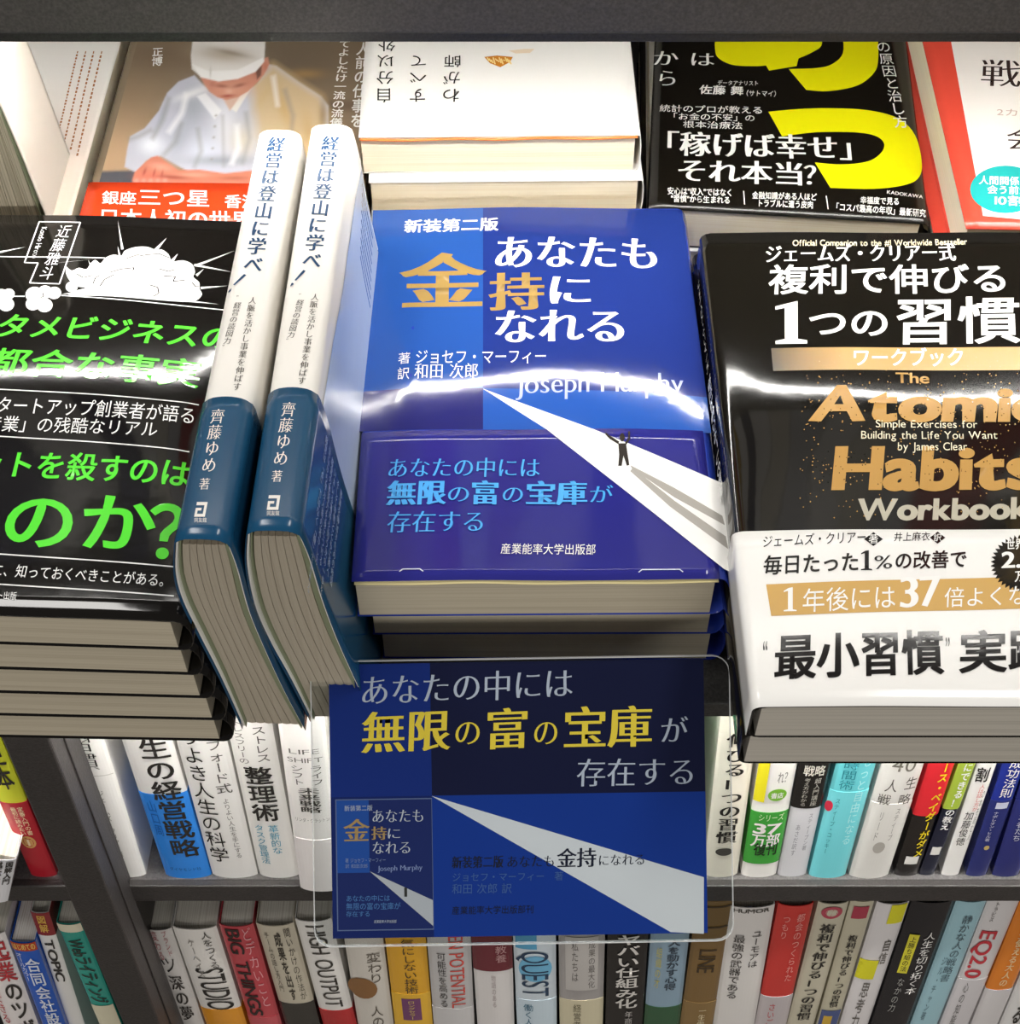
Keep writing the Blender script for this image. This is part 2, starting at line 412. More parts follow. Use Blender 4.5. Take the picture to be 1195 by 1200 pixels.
for xa, xb in ((468, 496), (748, 800)):
    for a, b in (((xa, 672), (xa+4, 669)), ((xa+4, 669), (xb-4, 669)), ((xb-4, 669), (xb, 672))): q.line(a, b, .0004, 'D8DCEC', 4)
q.build('band_print', band)
for k, (ox, oy, col) in enumerate(((-.0005, .0065, '2A44B4'), (.0015, .010, '26379A'))):
    lying('deep blue paperback, %s in the centre stack' % ('second from the top' if k == 0 else 'lowest'),
          (c0.x+.004+ox, c0.y+oy, -.0214*(k+1)), yaw*(0.3-k), .1265, .188, .0211, 'R', ink(col), PG, 'blue books of the centre stack')
# ================================================================= right stack
K = '15130F'
c0 = dz(884, 829, .0145); yaw = 0.0; WR, LR, TR = .148, .2155, .0185
def bowR(u, v):
    x = min(max(u/WR, 0), 1); y = min(max(v/LR, 0), 1)
    return .0012*math.sin(PI*x)*(.5+.5*math.sin(PI*y)) + .0025*math.exp(-((v-.108-.006*math.sin(6*x))/.03)**2)*min(1, x*8)*min(1,(1-x)*8) + .0004*math.sin(9*x)*math.sin(PI*x)
r, p, uv = lying('glossy black workbook with gold lettering and a white paper band, topmost of the right stack', c0, yaw, WR, LR, TR, 'L',
    ink(K), pages('BCB6AA', 2, 'A8A297'), 'workbooks of the right stack', bow=bowR)
GD = ink('B98F4E', .3); CR = 'DDD3B4'
p.text('Official Companion to the #1 Worldwide Bestseller', (928, 290), (1133, 288), (928, 283), CR, 'b', cap=True)
p.text('ジェームズ・クリアー式', (895, 311), (1120, 308), (896, 288), WHITE, 'M')
p.text('複利で伸びる', (899, 348), (1184, 346), (901, 311), WHITE, 'b')
p.poly([(921, 358), (934, 355), (934, 400), (945, 402), (945, 406), (908, 406), (908, 402), (919, 400), (919, 363), (908, 365), (908, 361)], WHITE, 3)
p.text('つの', (944, 400), (1043, 399), (945, 362), WHITE, 'b')
p.text('習慣', (1044, 408), (1197, 406), (1046, 349), WHITE, 'b')
p.poly([(903, 411), (1195, 409), (1200, 409), (1203, 437), (905, 439)], fade('15130F', 'BC9350', 0, uv(895, 430)[0], uv(990, 430)[0], .25), 2)
p.text('ワークブック', (996, 435), (1130, 433), (997, 411), WHITE, 'b')
p.text('The', (1047, 454), (1088, 454), (1047, 441), GD, 'b', cap=True)
p.text('Atomic', (945, 500), (1222, 500), (952, 459), GD, 'x', cap=True)
p.text('Habits', (972, 577), (1212, 577), (976, 531), GD, 'x', cap=True)
CR2 = 'EFE6C8'
p.text('Simple Exercises for', (1023, 509), (1143, 509), (1023, 500), CR2, 's', 4, cap=True)
p.text('Building the Life You Want', (1006, 522), (1166, 522), (1006, 513), CR2, 's', 4, cap=True)
p.text('by James Clear', (1049, 535), (1131, 535), (1049, 526), CR2, 's', 4, cap=True)
p.text('Workbook', (1002, 612), (1204, 611), (1004, 589), 'B9B4A2', 'x', cap=True)
for i in range(420):
    x = random.uniform(935, 1192); y = random.choice([random.gauss(480, 20), random.gauss(553, 22), random.uniform(415, 615)])
    if y > 618 or y < 300: continue
    s = random.uniform(.5, 1.0); p.poly([(x-s, y), (x, y-s), (x+s, y), (x, y+s)], GD, 2)
for i in range(160):
    x = random.uniform(950, 1192); y = random.choice([random.uniform(462, 498), random.uniform(534, 574)]); s = random.uniform(.5, .9)
    p.poly([(x-s, y), (x, y-s), (x+s, y), (x, y+s)], K, 4)
p.build('cover_print', r)
vb = uv(1000, 624)[1]
def PB(a, b):
    # the band also turns down over the spine
    t = a*1.0
    if t < .12: 
        g = t/.12; return (-.0006, vb*b-.0002, .002+(TR-.004)*g)
    if t < .2:
        g = (t-.12)/.08*PI/2; return (-.0006+.0036*(1-math.cos(g)), vb*b-.0002, TR-.002+(.0026)*math.sin(g))
    u = .003+(WR-.003)*(t-.2)/.8; return (u, vb*b-.0002, TR+bowR(u, vb*b)+.0005)
band = sheet('paper_band', PB, 50, 10, ink('EFEEEA', .16), r, .00025); band.modifiers[0].offset = 1
q = Print(lambda u, v, h: (u, v, TR+bowR(u, v)+.0008+h), uv)
INK = '1A1817'
q.text('ジェームズ・クリアー', (892, 645), (1014, 641), (893, 630), INK, 's')
q.poly([(1011, 636), (1022, 628), (1033, 636), (1022, 644)], INK, 2); q.text('著', (1016, 642), (1028, 641.6), (1016, 630), WHITE, 's', 4)
q.text('井上麻衣', (1045, 639), (1088, 638), (1046, 628), INK, 's')
q.poly([(1088, 634), (1097, 627), (1106, 634), (1097, 641)], INK, 2); q.text('訳', (1092, 639), (1102, 639), (1092, 629), WHITE, 's', 4)
q.text('毎日たった', (893, 677), (1006, 674), (894, 653), INK, 'b')
def one(q, x, y, w_, h, m): q.poly([(x-w_*.12, y-h*.97), (x+w_*.2, y-h), (x+w_*.2, y-h*.08), (x+w_*.5, y-h*.05), (x+w_*.5, y), (x-w_*.5, y), (x-w_*.5, y-h*.05), (x-w_*.17, y-h*.08), (x-w_*.17, y-h*.85), (x-w_*.5, y-h*.8), (x-w_*.5, y-h*.85)], m, 3)
one(q, 1014, 672, 13, 23, INK)
q.text('%', (1022, 671), (1045, 670), (1022, 655), INK, 'm', cap=True)
q.text('の改善で', (1046, 672), (1132, 669), (1047, 650), INK, 'b')
OB = ink('C9A056', .25)
q.poly([(897, 687), (1055, 683), (1195, 679), (1203, 716), (903, 724)], OB, 1)
one(q, 925, 719, 15, 28, WHITE)
q.text('年後には', (938, 722), (1049, 718), (939, 692), WHITE, 's', 3)
q.text('37', (1052, 716), (1103, 713), (1052, 680), WHITE, 'M', 3, cap=True)
q.text('倍よくなる', (1104, 716), (1228, 712), (1105, 691), WHITE, 's', 3)
q.text('“', (893, 790), (907, 790), (893, 745), INK, 's'); q.text('”', (1106, 785), (1120, 785), (1106, 742), INK, 's')
q.text('最小習慣', (905, 800), (1106, 794), (907, 745), INK, 'h')
q.text('実践', (1121, 793), (1238, 789), (1122, 741), INK, 'h')
st = []
for i in range(80):
    a = 2*PI*i/80; rr = 36 if i % 2 else 31; st.append((1195+rr*math.cos(a), 664+rr*.92*math.sin(a)))
q.poly(st, INK, 2)
q.text('世界累計', (1177, 649), (1218, 647), (1177, 636), WHITE, 'b', 4); q.text('2.5', (1171, 669), (1211, 668), (1171, 651), WHITE, 'h', 4, cap=True)
q.text('万部', (1187, 686), (1212, 684), (1187, 672), WHITE, 'b', 4)
q.build('band_print', band)
# spine writing on the left side of the book
def uvs(x, y): return (x, y)
sp = Print(lambda u, v, h: (-.0012-h, v, u), uvs)
def spv(st, v0, v1, zc, w_, m, sty='s'):
    n = len(st); d = (v1-v0)/n
    for i, c in enumerate(st):
        g = glyph(c)
        if g is None: continue
        sp.put(c, np.array([zc+w_/2, v0+d*(i+1)]), np.array([-w_, 0.]), np.array([0, -d*.95]), m, sty, 3)
spv('ジェームズ・クリアー式', .198, .150, .0095, .006, WHITE)
spv('複利で伸びる1つの習慣', .146, .090, .0095, .009, WHITE, 'b')
sp.build('spine_print', r)
lying('glossy black workbook directly under the topmost one of the right stack', (c0.x-.001, c0.y+.001, -.0042), 0, WR, LR, TR, 'L', ink(K), pages('BCB6AA', 2, 'A8A297'), 'workbooks of the right stack')
for k in range(2):
    lying('glossy black workbook set back under the overhanging pair, %s' % ('upper of two' if k == 0 else 'lower of two'), (c0.x+.003+.002*k, c0.y+.030, -.0229-.0187*k), 0, WR, LR, TR, 'L', ink(K), pages('BCB6AA', 2, 'A8A297'), 'workbooks at the foot of the right stack')
# ================================================================= left black stack
GR = '5BE23C'
pbr = dz(219, 729, .02); yl = math.radians(-2.2); WL, LL, TL = .128, .188, .0166
c0 = Vector((pbr.x-WL*math.cos(yl), pbr.y-WL*math.sin(yl), .02))
def bowL(u, v):
    x = min(max(u/WL, 0), 1); y = min(max(v/LL, 0), 1)
    return .0016*math.sin(PI*x)*(.5+.5*math.sin(PI*y))+.0004*math.sin(8*x+4*y)*math.sin(PI*x)+.0025*math.exp(-((v-.083-.004*math.sin(5*x))/.03)**2)*min(1, x*8)*min(1,(1-x)*8)
r, p, uv = lying('glossy black business book with bright green slanted lettering, topmost of the left stack', c0, yl, WL, LL, TL, 'R', ink('141210'), PG, 'black books of the left stack', bow=bowL, e=.0012)
KW = 'F2F2F0'
bx = [(46.7, 261.6), (95, 263.5), (70.7, 336), (35.7, 334), (45.4, 310.6), (29.4, 309.7)]
for i in range(6): p.line(bx[i], bx[(i+1) % 6], .00055, KW)
p.vtext('近藤雅斗', (79, 266), (53, 331), 17, KW, 's')
d0 = p.P((53, 268)); d1 = p.P((41, 305)); p.down('Kondo Hiroto', d0, d1, .0022, KW)
for a, b in (((0, 302), (124, 306)), ((0, 349), (30, 350)), ((73, 350), (262, 364)), ((0, 464), (234, 479)), ((0, 518), (223, 534)), ((0, 651), (204, 665)), ((0, 686), (204, 699))): p.line(a, b, .0005, KW)
def C4(x, y): return (x/3.637, 230+y/3.637)
cl = [(285, 310), (310, 330), (340, 318), (372, 325), (390, 300), (410, 285), (432, 300), (455, 275), (490, 262), (520, 268), (535, 245), (580, 228), (630, 226), (670, 240), (690, 235), (720, 255), (735, 285), (780, 280), (820, 295), (832, 330), (825, 350), (850, 372), (852, 400), (862, 425), (835, 452), (780, 458), (640, 452), (480, 442), (300, 436), (325, 418), (370, 405), (330, 398), (300, 372), (285, 340)]
p.poly([C4(*a) for a in spline(cl+cl[:1], 3)[:-1]], KW, 3)
for (x, y, s) in ((150, 430, 38), (195, 420, 32), (235, 425, 30), (145, 470, 32), (195, 478, 34), (5, 440, 42), (30, 470, 34), (40, 425, 26), (310, 400, 26)): p.disc(C4(x, y), s/3.637, KW, 3, 18, s*.9/3.637)
for a, b, c in (((505, 115), (520, 240), (530, 238)), ((712, 185), (655, 240), (672, 244)), ((1000, 235), (825, 300), (840, 306)), ((985, 325), (830, 294), (830, 304)), ((972, 385), (855, 392), (858, 402)), ((760, 252), (725, 285), (740, 290)), ((870, 315), (835, 340), (842, 348)), ((505, 225), (512, 290), (524, 285)), ((380, 285), (400, 350), (412, 345)), ((110, 224), (0, 240), (0, 248)), ((430, 280), (200, 300), (300, 292)), ((265, 432), (440, 405), (440, 425)), ((935, 465), (760, 445), (760, 456)), ((330, 335), (370, 360), (374, 352))):
    p.poly([C4(*a), C4(*b), C4(*c)], KW, 4)
KL = '2A2A28'
for pts in (((470, 340), (520, 325), (575, 318), (570, 330)), ((430, 400), (450, 370), (490, 350)), ((400, 390), (412, 362), (430, 352)), ((640, 390), (675, 400), (680, 425), (655, 440)), ((680, 320), (720, 330), (745, 322)), ((700, 350), (750, 352), (740, 372), (790, 366)), ((330, 345), (360, 362), (400, 352)), ((620, 262), (680, 255), (725, 272)), ((540, 280), (590, 262), (620, 268)), ((820, 375), (835, 392), (850, 392)), ((176, 445), (190, 440), (188, 425))):
    for a, b in zip(pts, pts[1:]): p.line(C4(*a), C4(*b), .0004, KL, 5)
p.text('タメビジネスの', (-9, 400), (272, 414), (3, 369), GR, 'b')
p.text('都合な事実', (-18, 447), (234, 461), (-6, 411), GR, 'b')
p.text('タートアップ創業者が語る', (-4, 493), (230, 504), (1, 472), KW, 's')
p.text('産業」の残酷なリアル', (-17, 513), (186, 521), (-12, 494), KW, 's')
p.text('ットを殺すのは', (-33, 563), (222, 576), (-23, 531), GR, 'b')
p.text('のか', (-3, 648), (183, 652), (6, 577), GR, 'b'); p.text('？', (168, 664), (256, 668), (178, 584), GR, 'b')
p.text('に、知っておくべきことがある。', (-11, 677), (200, 690), (-7, 661), KW, 's')
p.text('ト出版', (-4, 704), (20, 705), (-3, 694), KW, 's')
p.build('cover_print', r)
wh = ('second', 'third', 'fourth', 'fifth and lowest')
xo = (.0006, .0018, .0032, .0032)
for k in range(4):
    lying('black paperback with beige page edge, %s from top of the left stack' % wh[k], (c0.x+xo[k]-.0005, c0.y+.0005*(k+1), .02-(TL+.0001)*(k+1)), yl*(.9-.12*k), WL, LL, TL, 'R', ink('141210'), PG, 'black books of the left stack', e=.0013)
# ================================================================= spine-up standing books
def standing(label, Lpx, Rpx, Y0, rake, back, zt, cmat, pmat, group, zb=ZD, LEN=.188, sig=6):
    """cross-section read on the book's own front end, swept along its spine"""
    def sec(P):
        q = []
        y0, y1 = P[0][1], P[-1][1]
        for x, y in P: t = (y-y0)/(y1-y0); v = dY(x, y, Y0+rake*t); q.append((v.x, v.z))
        a, b = q[0][1], q[-1][1]
        return [(x, zt-.004+(z-a)*((zb+.0008)-(zt-.004))/(b-a)) for x, z in q]
    Ls = sec(Lpx); Rs = sec(Rpx); xc = (Ls[0][0]+Rs[0][0])/2
    M0 = Matrix.Translation((xc, Y0, zb)); ang = back
    M = M0 @ Matrix.Rotation(ang, 4, 'Z'); r = root('paperback_book', label, 'book', DM @ M, group)
    Ls = [(x-xc, z-zb) for x, z in Ls]; Rs = [(x-xc, z-zb) for x, z in Rs]; H = zt-zb
    L2 = spline(Ls, 5); R2 = spline(Rs, 5)
    wl, wr = L2[0][0], R2[0][0]
    top = [(wl+.0005, H-.0018), (wl+.0022, H-.0004)]+[(wl+.0022+(wr-wl-.0044)*i/8, H+.0004*math.sin(PI*i/8)) for i in range(1, 8)]+[(wr-.0022, H-.0004), (wr-.0005, H-.0018)]
    prof = L2[::-1]+top+R2
    n = len(prof)-1; iL = len(L2)-1; iR = len(L2)+len(top)
    rk = lambda z: rake*(1-z/H)
    def P(a, b):
        x, z = prof[int(round(a*n))]; return (x, rk(z)+.0009+(LEN-.0009)*b, z)
    o = sheet('cover', P, n, 20, cmat, r, .0005); o.modifiers[0].offset = -1
    # signatures of the page block, each a bent slab
    NS = sig; rows = 14
    def at(s_, t):
        tt = t*(len(L2)-1); i = min(int(tt), len(L2)-2); f = tt-i
        l = [L2[i][k]*(1-f)+L2[i+1][k]*f for k in (0, 1)]; q_ = [R2[i][k]*(1-f)+R2[i+1][k]*f for k in (0, 1)]
        m = .0016+.0012*math.sin(PI*t); wd = q_[0]-l[0]-2*m
        return (l[0]+m+wd*s_, l[1]*(1-s_)+q_[1]*s_)
    for k in range(NS):
        v = []; f = []
        for j in range(rows+1):
            t = j/rows*.985
            for s_ in ((k+.035)/NS, (k+.5)/NS, (k+.965)/NS):
                x, z = at(s_, t); z -= .0006 if j == 0 else 0
                rec = .0002 if s_*NS-k > .9 or s_*NS-k < .1 else 0
                v.append((x, rk(z)+.0014+rec, z)); v.append((x, rk(z)+LEN-.0015-rec, z))
        for j in range(rows):
            for i in range(2):
                a = j*6+i*2; b = a+6
                f += [(a, b, b+2, a+2), (a+1, a+3, b+3, b+1)]
            f += [(j*6, j*6+1, j*6+7, j*6+6), (j*6+4, j*6+10, j*6+11, j*6+5)]
        f += [(0, 2, 3, 1), (2, 4, 5, 3)]
        mesh_obj('signature', v, f, pmat, r, smooth=False)
    # fold-in flaps: thin card leaves lying loosely at each side
    for side, PTS in ((1, L2), (-1, R2)):
        sheet('flap', lambda a, b: (lambda q_: (q_[0]+side*(.0011+.0009*math.sin(PI*a)), rk(q_[1])+.0006+(LEN-.002)*b, q_[1]))(PTS[int(round(a*(len(PTS)-1)))]), len(PTS)-1, 2, ink('8E9478', .5, 0), r, .0002)
    Mi = M.inverted()
    def uv(px, py):
        v = Mi @ dz(px, py, zt); return (v.x, v.y)
    def S(u, v, h):
        z = H
        if u < wl+.0022: z = H-.0004-.0014*min(1, (wl+.0022-u)/.0017)
        elif u > wr-.0022: z = H-.0004-.0014*min(1, (u-wr+.0022)/.0017)
        else: z = H+.0004*math.sin(PI*(u-wl-.0022)/(wr-wl-.0044))-.0002*0
        return (u, v, z+h+.00005)
    return r, Print(S, uv, .003), dict(prof=prof, iL=iL, iR=iR, rk=rk, LEN=LEN, L=L2, R=R2, wl=wl, wr=wr, H=H, M=M)
TEAL = '1C4C6B'; PW = 'F1EEE7'; SPT = '24466A'
ZT = HC-.353
def hillbook(label, Lpx, Rpx, sp0, sp1, ty0, ty1, sub, sub2, au, chox, logo, bandy):
    a = dz(*sp0, ZT); b = dz(*sp1, ZT)
    ang = math.atan2(-(b.x-a.x), b.y-a.y)
    r, p, g = standing(label, Lpx, Rpx, a.y, .0115, ang, ZT, ink(PW, .32), pages('AEA492', 0, 'A69B89'), 'white spined books standing between the stacks')
    vb = p.uv(*bandy)[1]
    # jacket bottom field (teal) follows the whole outside
    pr = g['prof']; n = len(pr)-1
    def nrm(i):
        a_ = pr[max(i-1, 0)]; b_ = pr[min(i+1, n)]; d = (b_[0]-a_[0], b_[1]-a_[1]); l = math.hypot(*d); return (-d[1]/l, d[0]/l)
    def PT(a_, b_):
        i = int(round(a_*n)); x, z = pr[i]; nx, nz = nrm(i); e = .00025
        d = 0.0
        s_ = abs(x-(g['wl']+g['wr'])/2)/max((g['wr']-g['wl'])/2, 1e-6)
        if i > g['iR']:                  # on the right hand board the colour edge runs diagonally back
            d = -.9*(g['H']-z)*.0
        top = vb + d + .0012*math.cos(PI*min(1, s_)/2)
        return (x+nx*e, g['rk'](z)-.0002+(top+.0002)*b_, z+nz*e)
    bd = sheet('paper_band', PT, n, 10, fade('15486A', '1E4F70', 1, 0, vb, .2), r, .0002); bd.modifiers[0].offset = 1
    p.gl = .32; p.vtext('経営は登山に学べ', ty0, ty1, 21, SPT, 'M'); e = (ty1[0]*2-(ty0[0]*7+ty1[0])/8, ty1[1]+(ty1[1]-ty0[1])/8*1.15)
    p.vtext('！', (ty1[0], ty1[1]), e, 20, SPT, 'M')
    p.vtext('人脈を活かし事業を伸ばす', *sub, 9.5, '4A4640', 'm'); p.vtext('“経営の読図力”'.replace('“', '゛').replace('”', '゛'), *sub2, 9, '4A4640', 'm')
    p.build('spine_print', r)
    q = Print(lambda u, v, h: p.S(u, v, h+.0005), p.uv, .003)
    q.vtext('齊藤ゆめ', *au, 17, PW, 'm'); q.vtext('著', *chox, 13, PW, 'm')
    x, y = logo; u0, v0 = q.uv(x-8, y+8); u1, v1 = q.uv(x+8, y-9)
    W_ = u1-u0; H_ = v1-v0
    for (a0, b0, a1, b1) in ((0, .78, 1, 1), (.76, 0, 1, .8), (0, 0, .8, .2), (0, .2, .22, .6), (.22, .42, .55, .6), (0, .36, .22, .6)):
        q.poly([(u0+W_*a0, v0+H_*b0), (u0+W_*a1, v0+H_*b0), (u0+W_*a1, v0+H_*b1), (u0+W_*a0, v0+H_*b1)], PW, 3, raw=True)
    q.text('同友館', (x-8, y+15), (x+7, y+15), (x-8, y+9), PW, 's')
    q.build('band_print', bd)
    return r, g, bd, vb
L1 = [(203, 635), (203, 669), (212, 702), (233, 745), (258, 795), (284, 854)]
R1 = [(267, 635), (277, 662), (291, 712), (312, 763), (333, 809), (356, 854)]
hillbook('white spined book standing spine up, left of the pair, touching the black stack', L1, R1, (236, 633), (328, 155), (326, 161), (295, 322),
         ((297, 349), (277, 459)), ((282, 347), (263, 413)), ((257, 481), (244, 557)), ((241.5, 562), (239, 577)), (236, 600), (270, 470))
L2_ = [(288, 626), (288, 662), (298, 712), (316, 755), (341, 802), (366, 854)]
R2_ = [(351, 623), (362, 650), (377, 700), (395, 750), (417, 802), (440, 854)]
r, g, bd, vb = hillbook('white spined book standing spine up, right of the pair, beside the blue book', L2_, R2_, (320, 623), (388, 152), (389, 160), (364, 317),
         ((370, 345), (353, 452)), ((355, 345), (338, 405)), ((340, 473), (328, 549)), ((326, 553), (324, 568)), (321, 592), (345, 459))
# writing on the right-hand board of the second book
def board_print(g, off):
    R = g['R']; cum = [0]
    for a, b in zip(R, R[1:]): cum.append(cum[-1]+math.hypot(b[0]-a[0], b[1]-a[1]))
    def S(u, v, h):          # u = distance down the board, v = along the book
        u = min(max(u, 0), cum[-1]-1e-6); i = max(k for k in range(len(cum)) if cum[k] <= u); i = min(i, len(R)-2)
        f = (u-cum[i])/(cum[i+1]-cum[i]); x = R[i][0]*(1-f)+R[i+1][0]*f; z = R[i][1]*(1-f)+R[i+1][1]*f
        d = (R[i+1][0]-R[i][0], R[i+1][1]-R[i][1]); l = math.hypot(*d)
        return (x-d[1]/l*(h+off), g['rk'](z)+v, z+d[0]/l*(h+off))
    return Print(S, lambda a, b: (a, b), .003)
q = board_print(g, .0005)
tx = ['経営は「点」ではなく「線」で考える', '登山から学ぶ人脈の活かし方', '経営の読図力を身につける', 'いまいる場所を知り次の一歩を', 'そして仲間とともに頂へ', '事業を伸ばすための地図']
for k in range(6):
    q.vtext(tx[k], np.array([.012+.0062*k, vb-.006]), np.array([.012+.0062*k, vb-.006-.0036*len(tx[k])]), .0036, 'C9D6E4', 's', raw=True)
q.build('band_print', bd)
q = board_print(g, .0002)
pts = [(.016, .186), (.10, .186), (.10, vb), (.004, vb), (.006, vb+.03), (.010, vb+.06), (.012, .165)]
q.poly(pts, fade('B4C4DC', 'C6D2E6', 1, vb, .18, .2), 1, raw=True)
for k in range(9):
    y = .182-k*.0035; q.line((.02+k*.0015, y), (.05+k*.001, y-.0004*k), .0012, '5E7FB4', 2, raw=True)
q.build('cover_print', r)
# far left, only its page edges and one cover corner in view
La = [(-62, 100), (-62, 130), (-58, 170), (-48, 215), (-30, 290)]
Ra = [(-8, 100), (12, 140), (30, 180), (45, 215), (70, 290)]
standing('cream paged book standing spine up at the far left edge behind the black stack', La, Ra, .4625, .004, math.radians(0), .075, ink('E9E2D6', .3), pages('C9BEA6', 0, '8F8670'), None, zb=ZD, LEN=.045)
# ================================================================= back row
# -- chef's book
zc = .012
fl = dz(90, 262, zc); tl = dz(150, 57, zc); fr = dz(414, 262, zc)
yc = math.atan2(-(tl.x-fl.x), tl.y-fl.y)*.55
Wc = fr.x-fl.x; Lc = .19
def stack_under(label, c0, yaw, W, L, T, wrap, cm, pm, group, ztop):
    k = 0; z = ztop
    ords = ['second', 'third', 'fourth', 'fifth']
    while z-T > ZD-.002 and k < 4:
        lying(label % ords[k], (c0.x+.001*(k % 2), c0.y+.001*(k+1), z), yaw, W, L, T, wrap, cm, pm, group); z -= T+.0001; k += 1
T_ = (zc-ZD)/4-.0001
r, p, uv = lying('brown book with a photograph of a white capped chef over a red orange band', fl, yc, Wc, Lc, T_, 'L', ink('8A7A66', .25), PGC, 'chef books behind the black stack')
def inpoly(X, Y, pts):
    c = np.zeros(X.shape, bool); n = len(pts); d = np.full(X.shape, 1e9)
    for i in range(n):
        (x0, y0), (x1, y1) = pts[i], pts[(i+1) % n]
        if y0 != y1:
            m = ((y0 > Y) != (y1 > Y)) & (X < (x1-x0)*(Y-y0)/(y1-y0)+x0); c ^= m
        t = np.clip(((X-x0)*(x1-x0)+(Y-y0)*(y1-y0))/max((x1-x0)**2+(y1-y0)**2, 1e-9), 0, 1)
        d = np.minimum(d, np.hypot(X-x0-t*(x1-x0), Y-y0-t*(y1-y0)))
    return np.where(c, d, -d)
class Paint:
    def __init__(s, X, Y): s.X, s.Y = X, Y; s.C = np.zeros(X.shape+(3,))
    def mix(s, a, c): c = np.array(lin(c)[:3]) if isinstance(c, str) else c; s.C = s.C*(1-a[..., None])+c*a[..., None]
    def poly(s, pts, c, soft=4, al=1): s.mix(np.clip(inpoly(s.X, s.Y, pts)/soft+.5, 0, 1)*al, c)
    def blob(s, cx, cy, rx, ry, c, al=1, ang=0):
        a = math.radians(ang); dx = s.X-cx; dy = s.Y-cy; u = (dx*math.cos(a)+dy*math.sin(a))/rx; v = (-dx*math.sin(a)+dy*math.cos(a))/ry
        s.mix(np.exp(-(u*u+v*v)*1.2)*al, c)
def painted(name, parent, uvr, nu, nv, T, toPx, fn, lift=.0001):
    u0, v0, u1, v1 = uvr; U, V = np.meshgrid(np.linspace(u0, u1, nu+1), np.linspace(v0, v1, nv+1))
    X, Y = toPx(U, V); pt = Paint(X, Y); fn(pt)
    vs = np.stack([U.ravel(), V.ravel(), np.full(U.size, T+lift)], 1)
    f = [(j*(nu+1)+i, j*(nu+1)+i+1, (j+1)*(nu+1)+i+1, (j+1)*(nu+1)+i) for j in range(nv) for i in range(nu)]
    o = mesh_obj(name, vs.tolist(), f, painted_mat(), parent)
    ca = o.data.color_attributes.new('print', 'FLOAT_COLOR', 'POINT')
    ca.data.foreach_set('color', np.concatenate([pt.C.reshape(-1, 3), np.ones((U.size, 1))], 1).ravel().astype('f'))
    return o
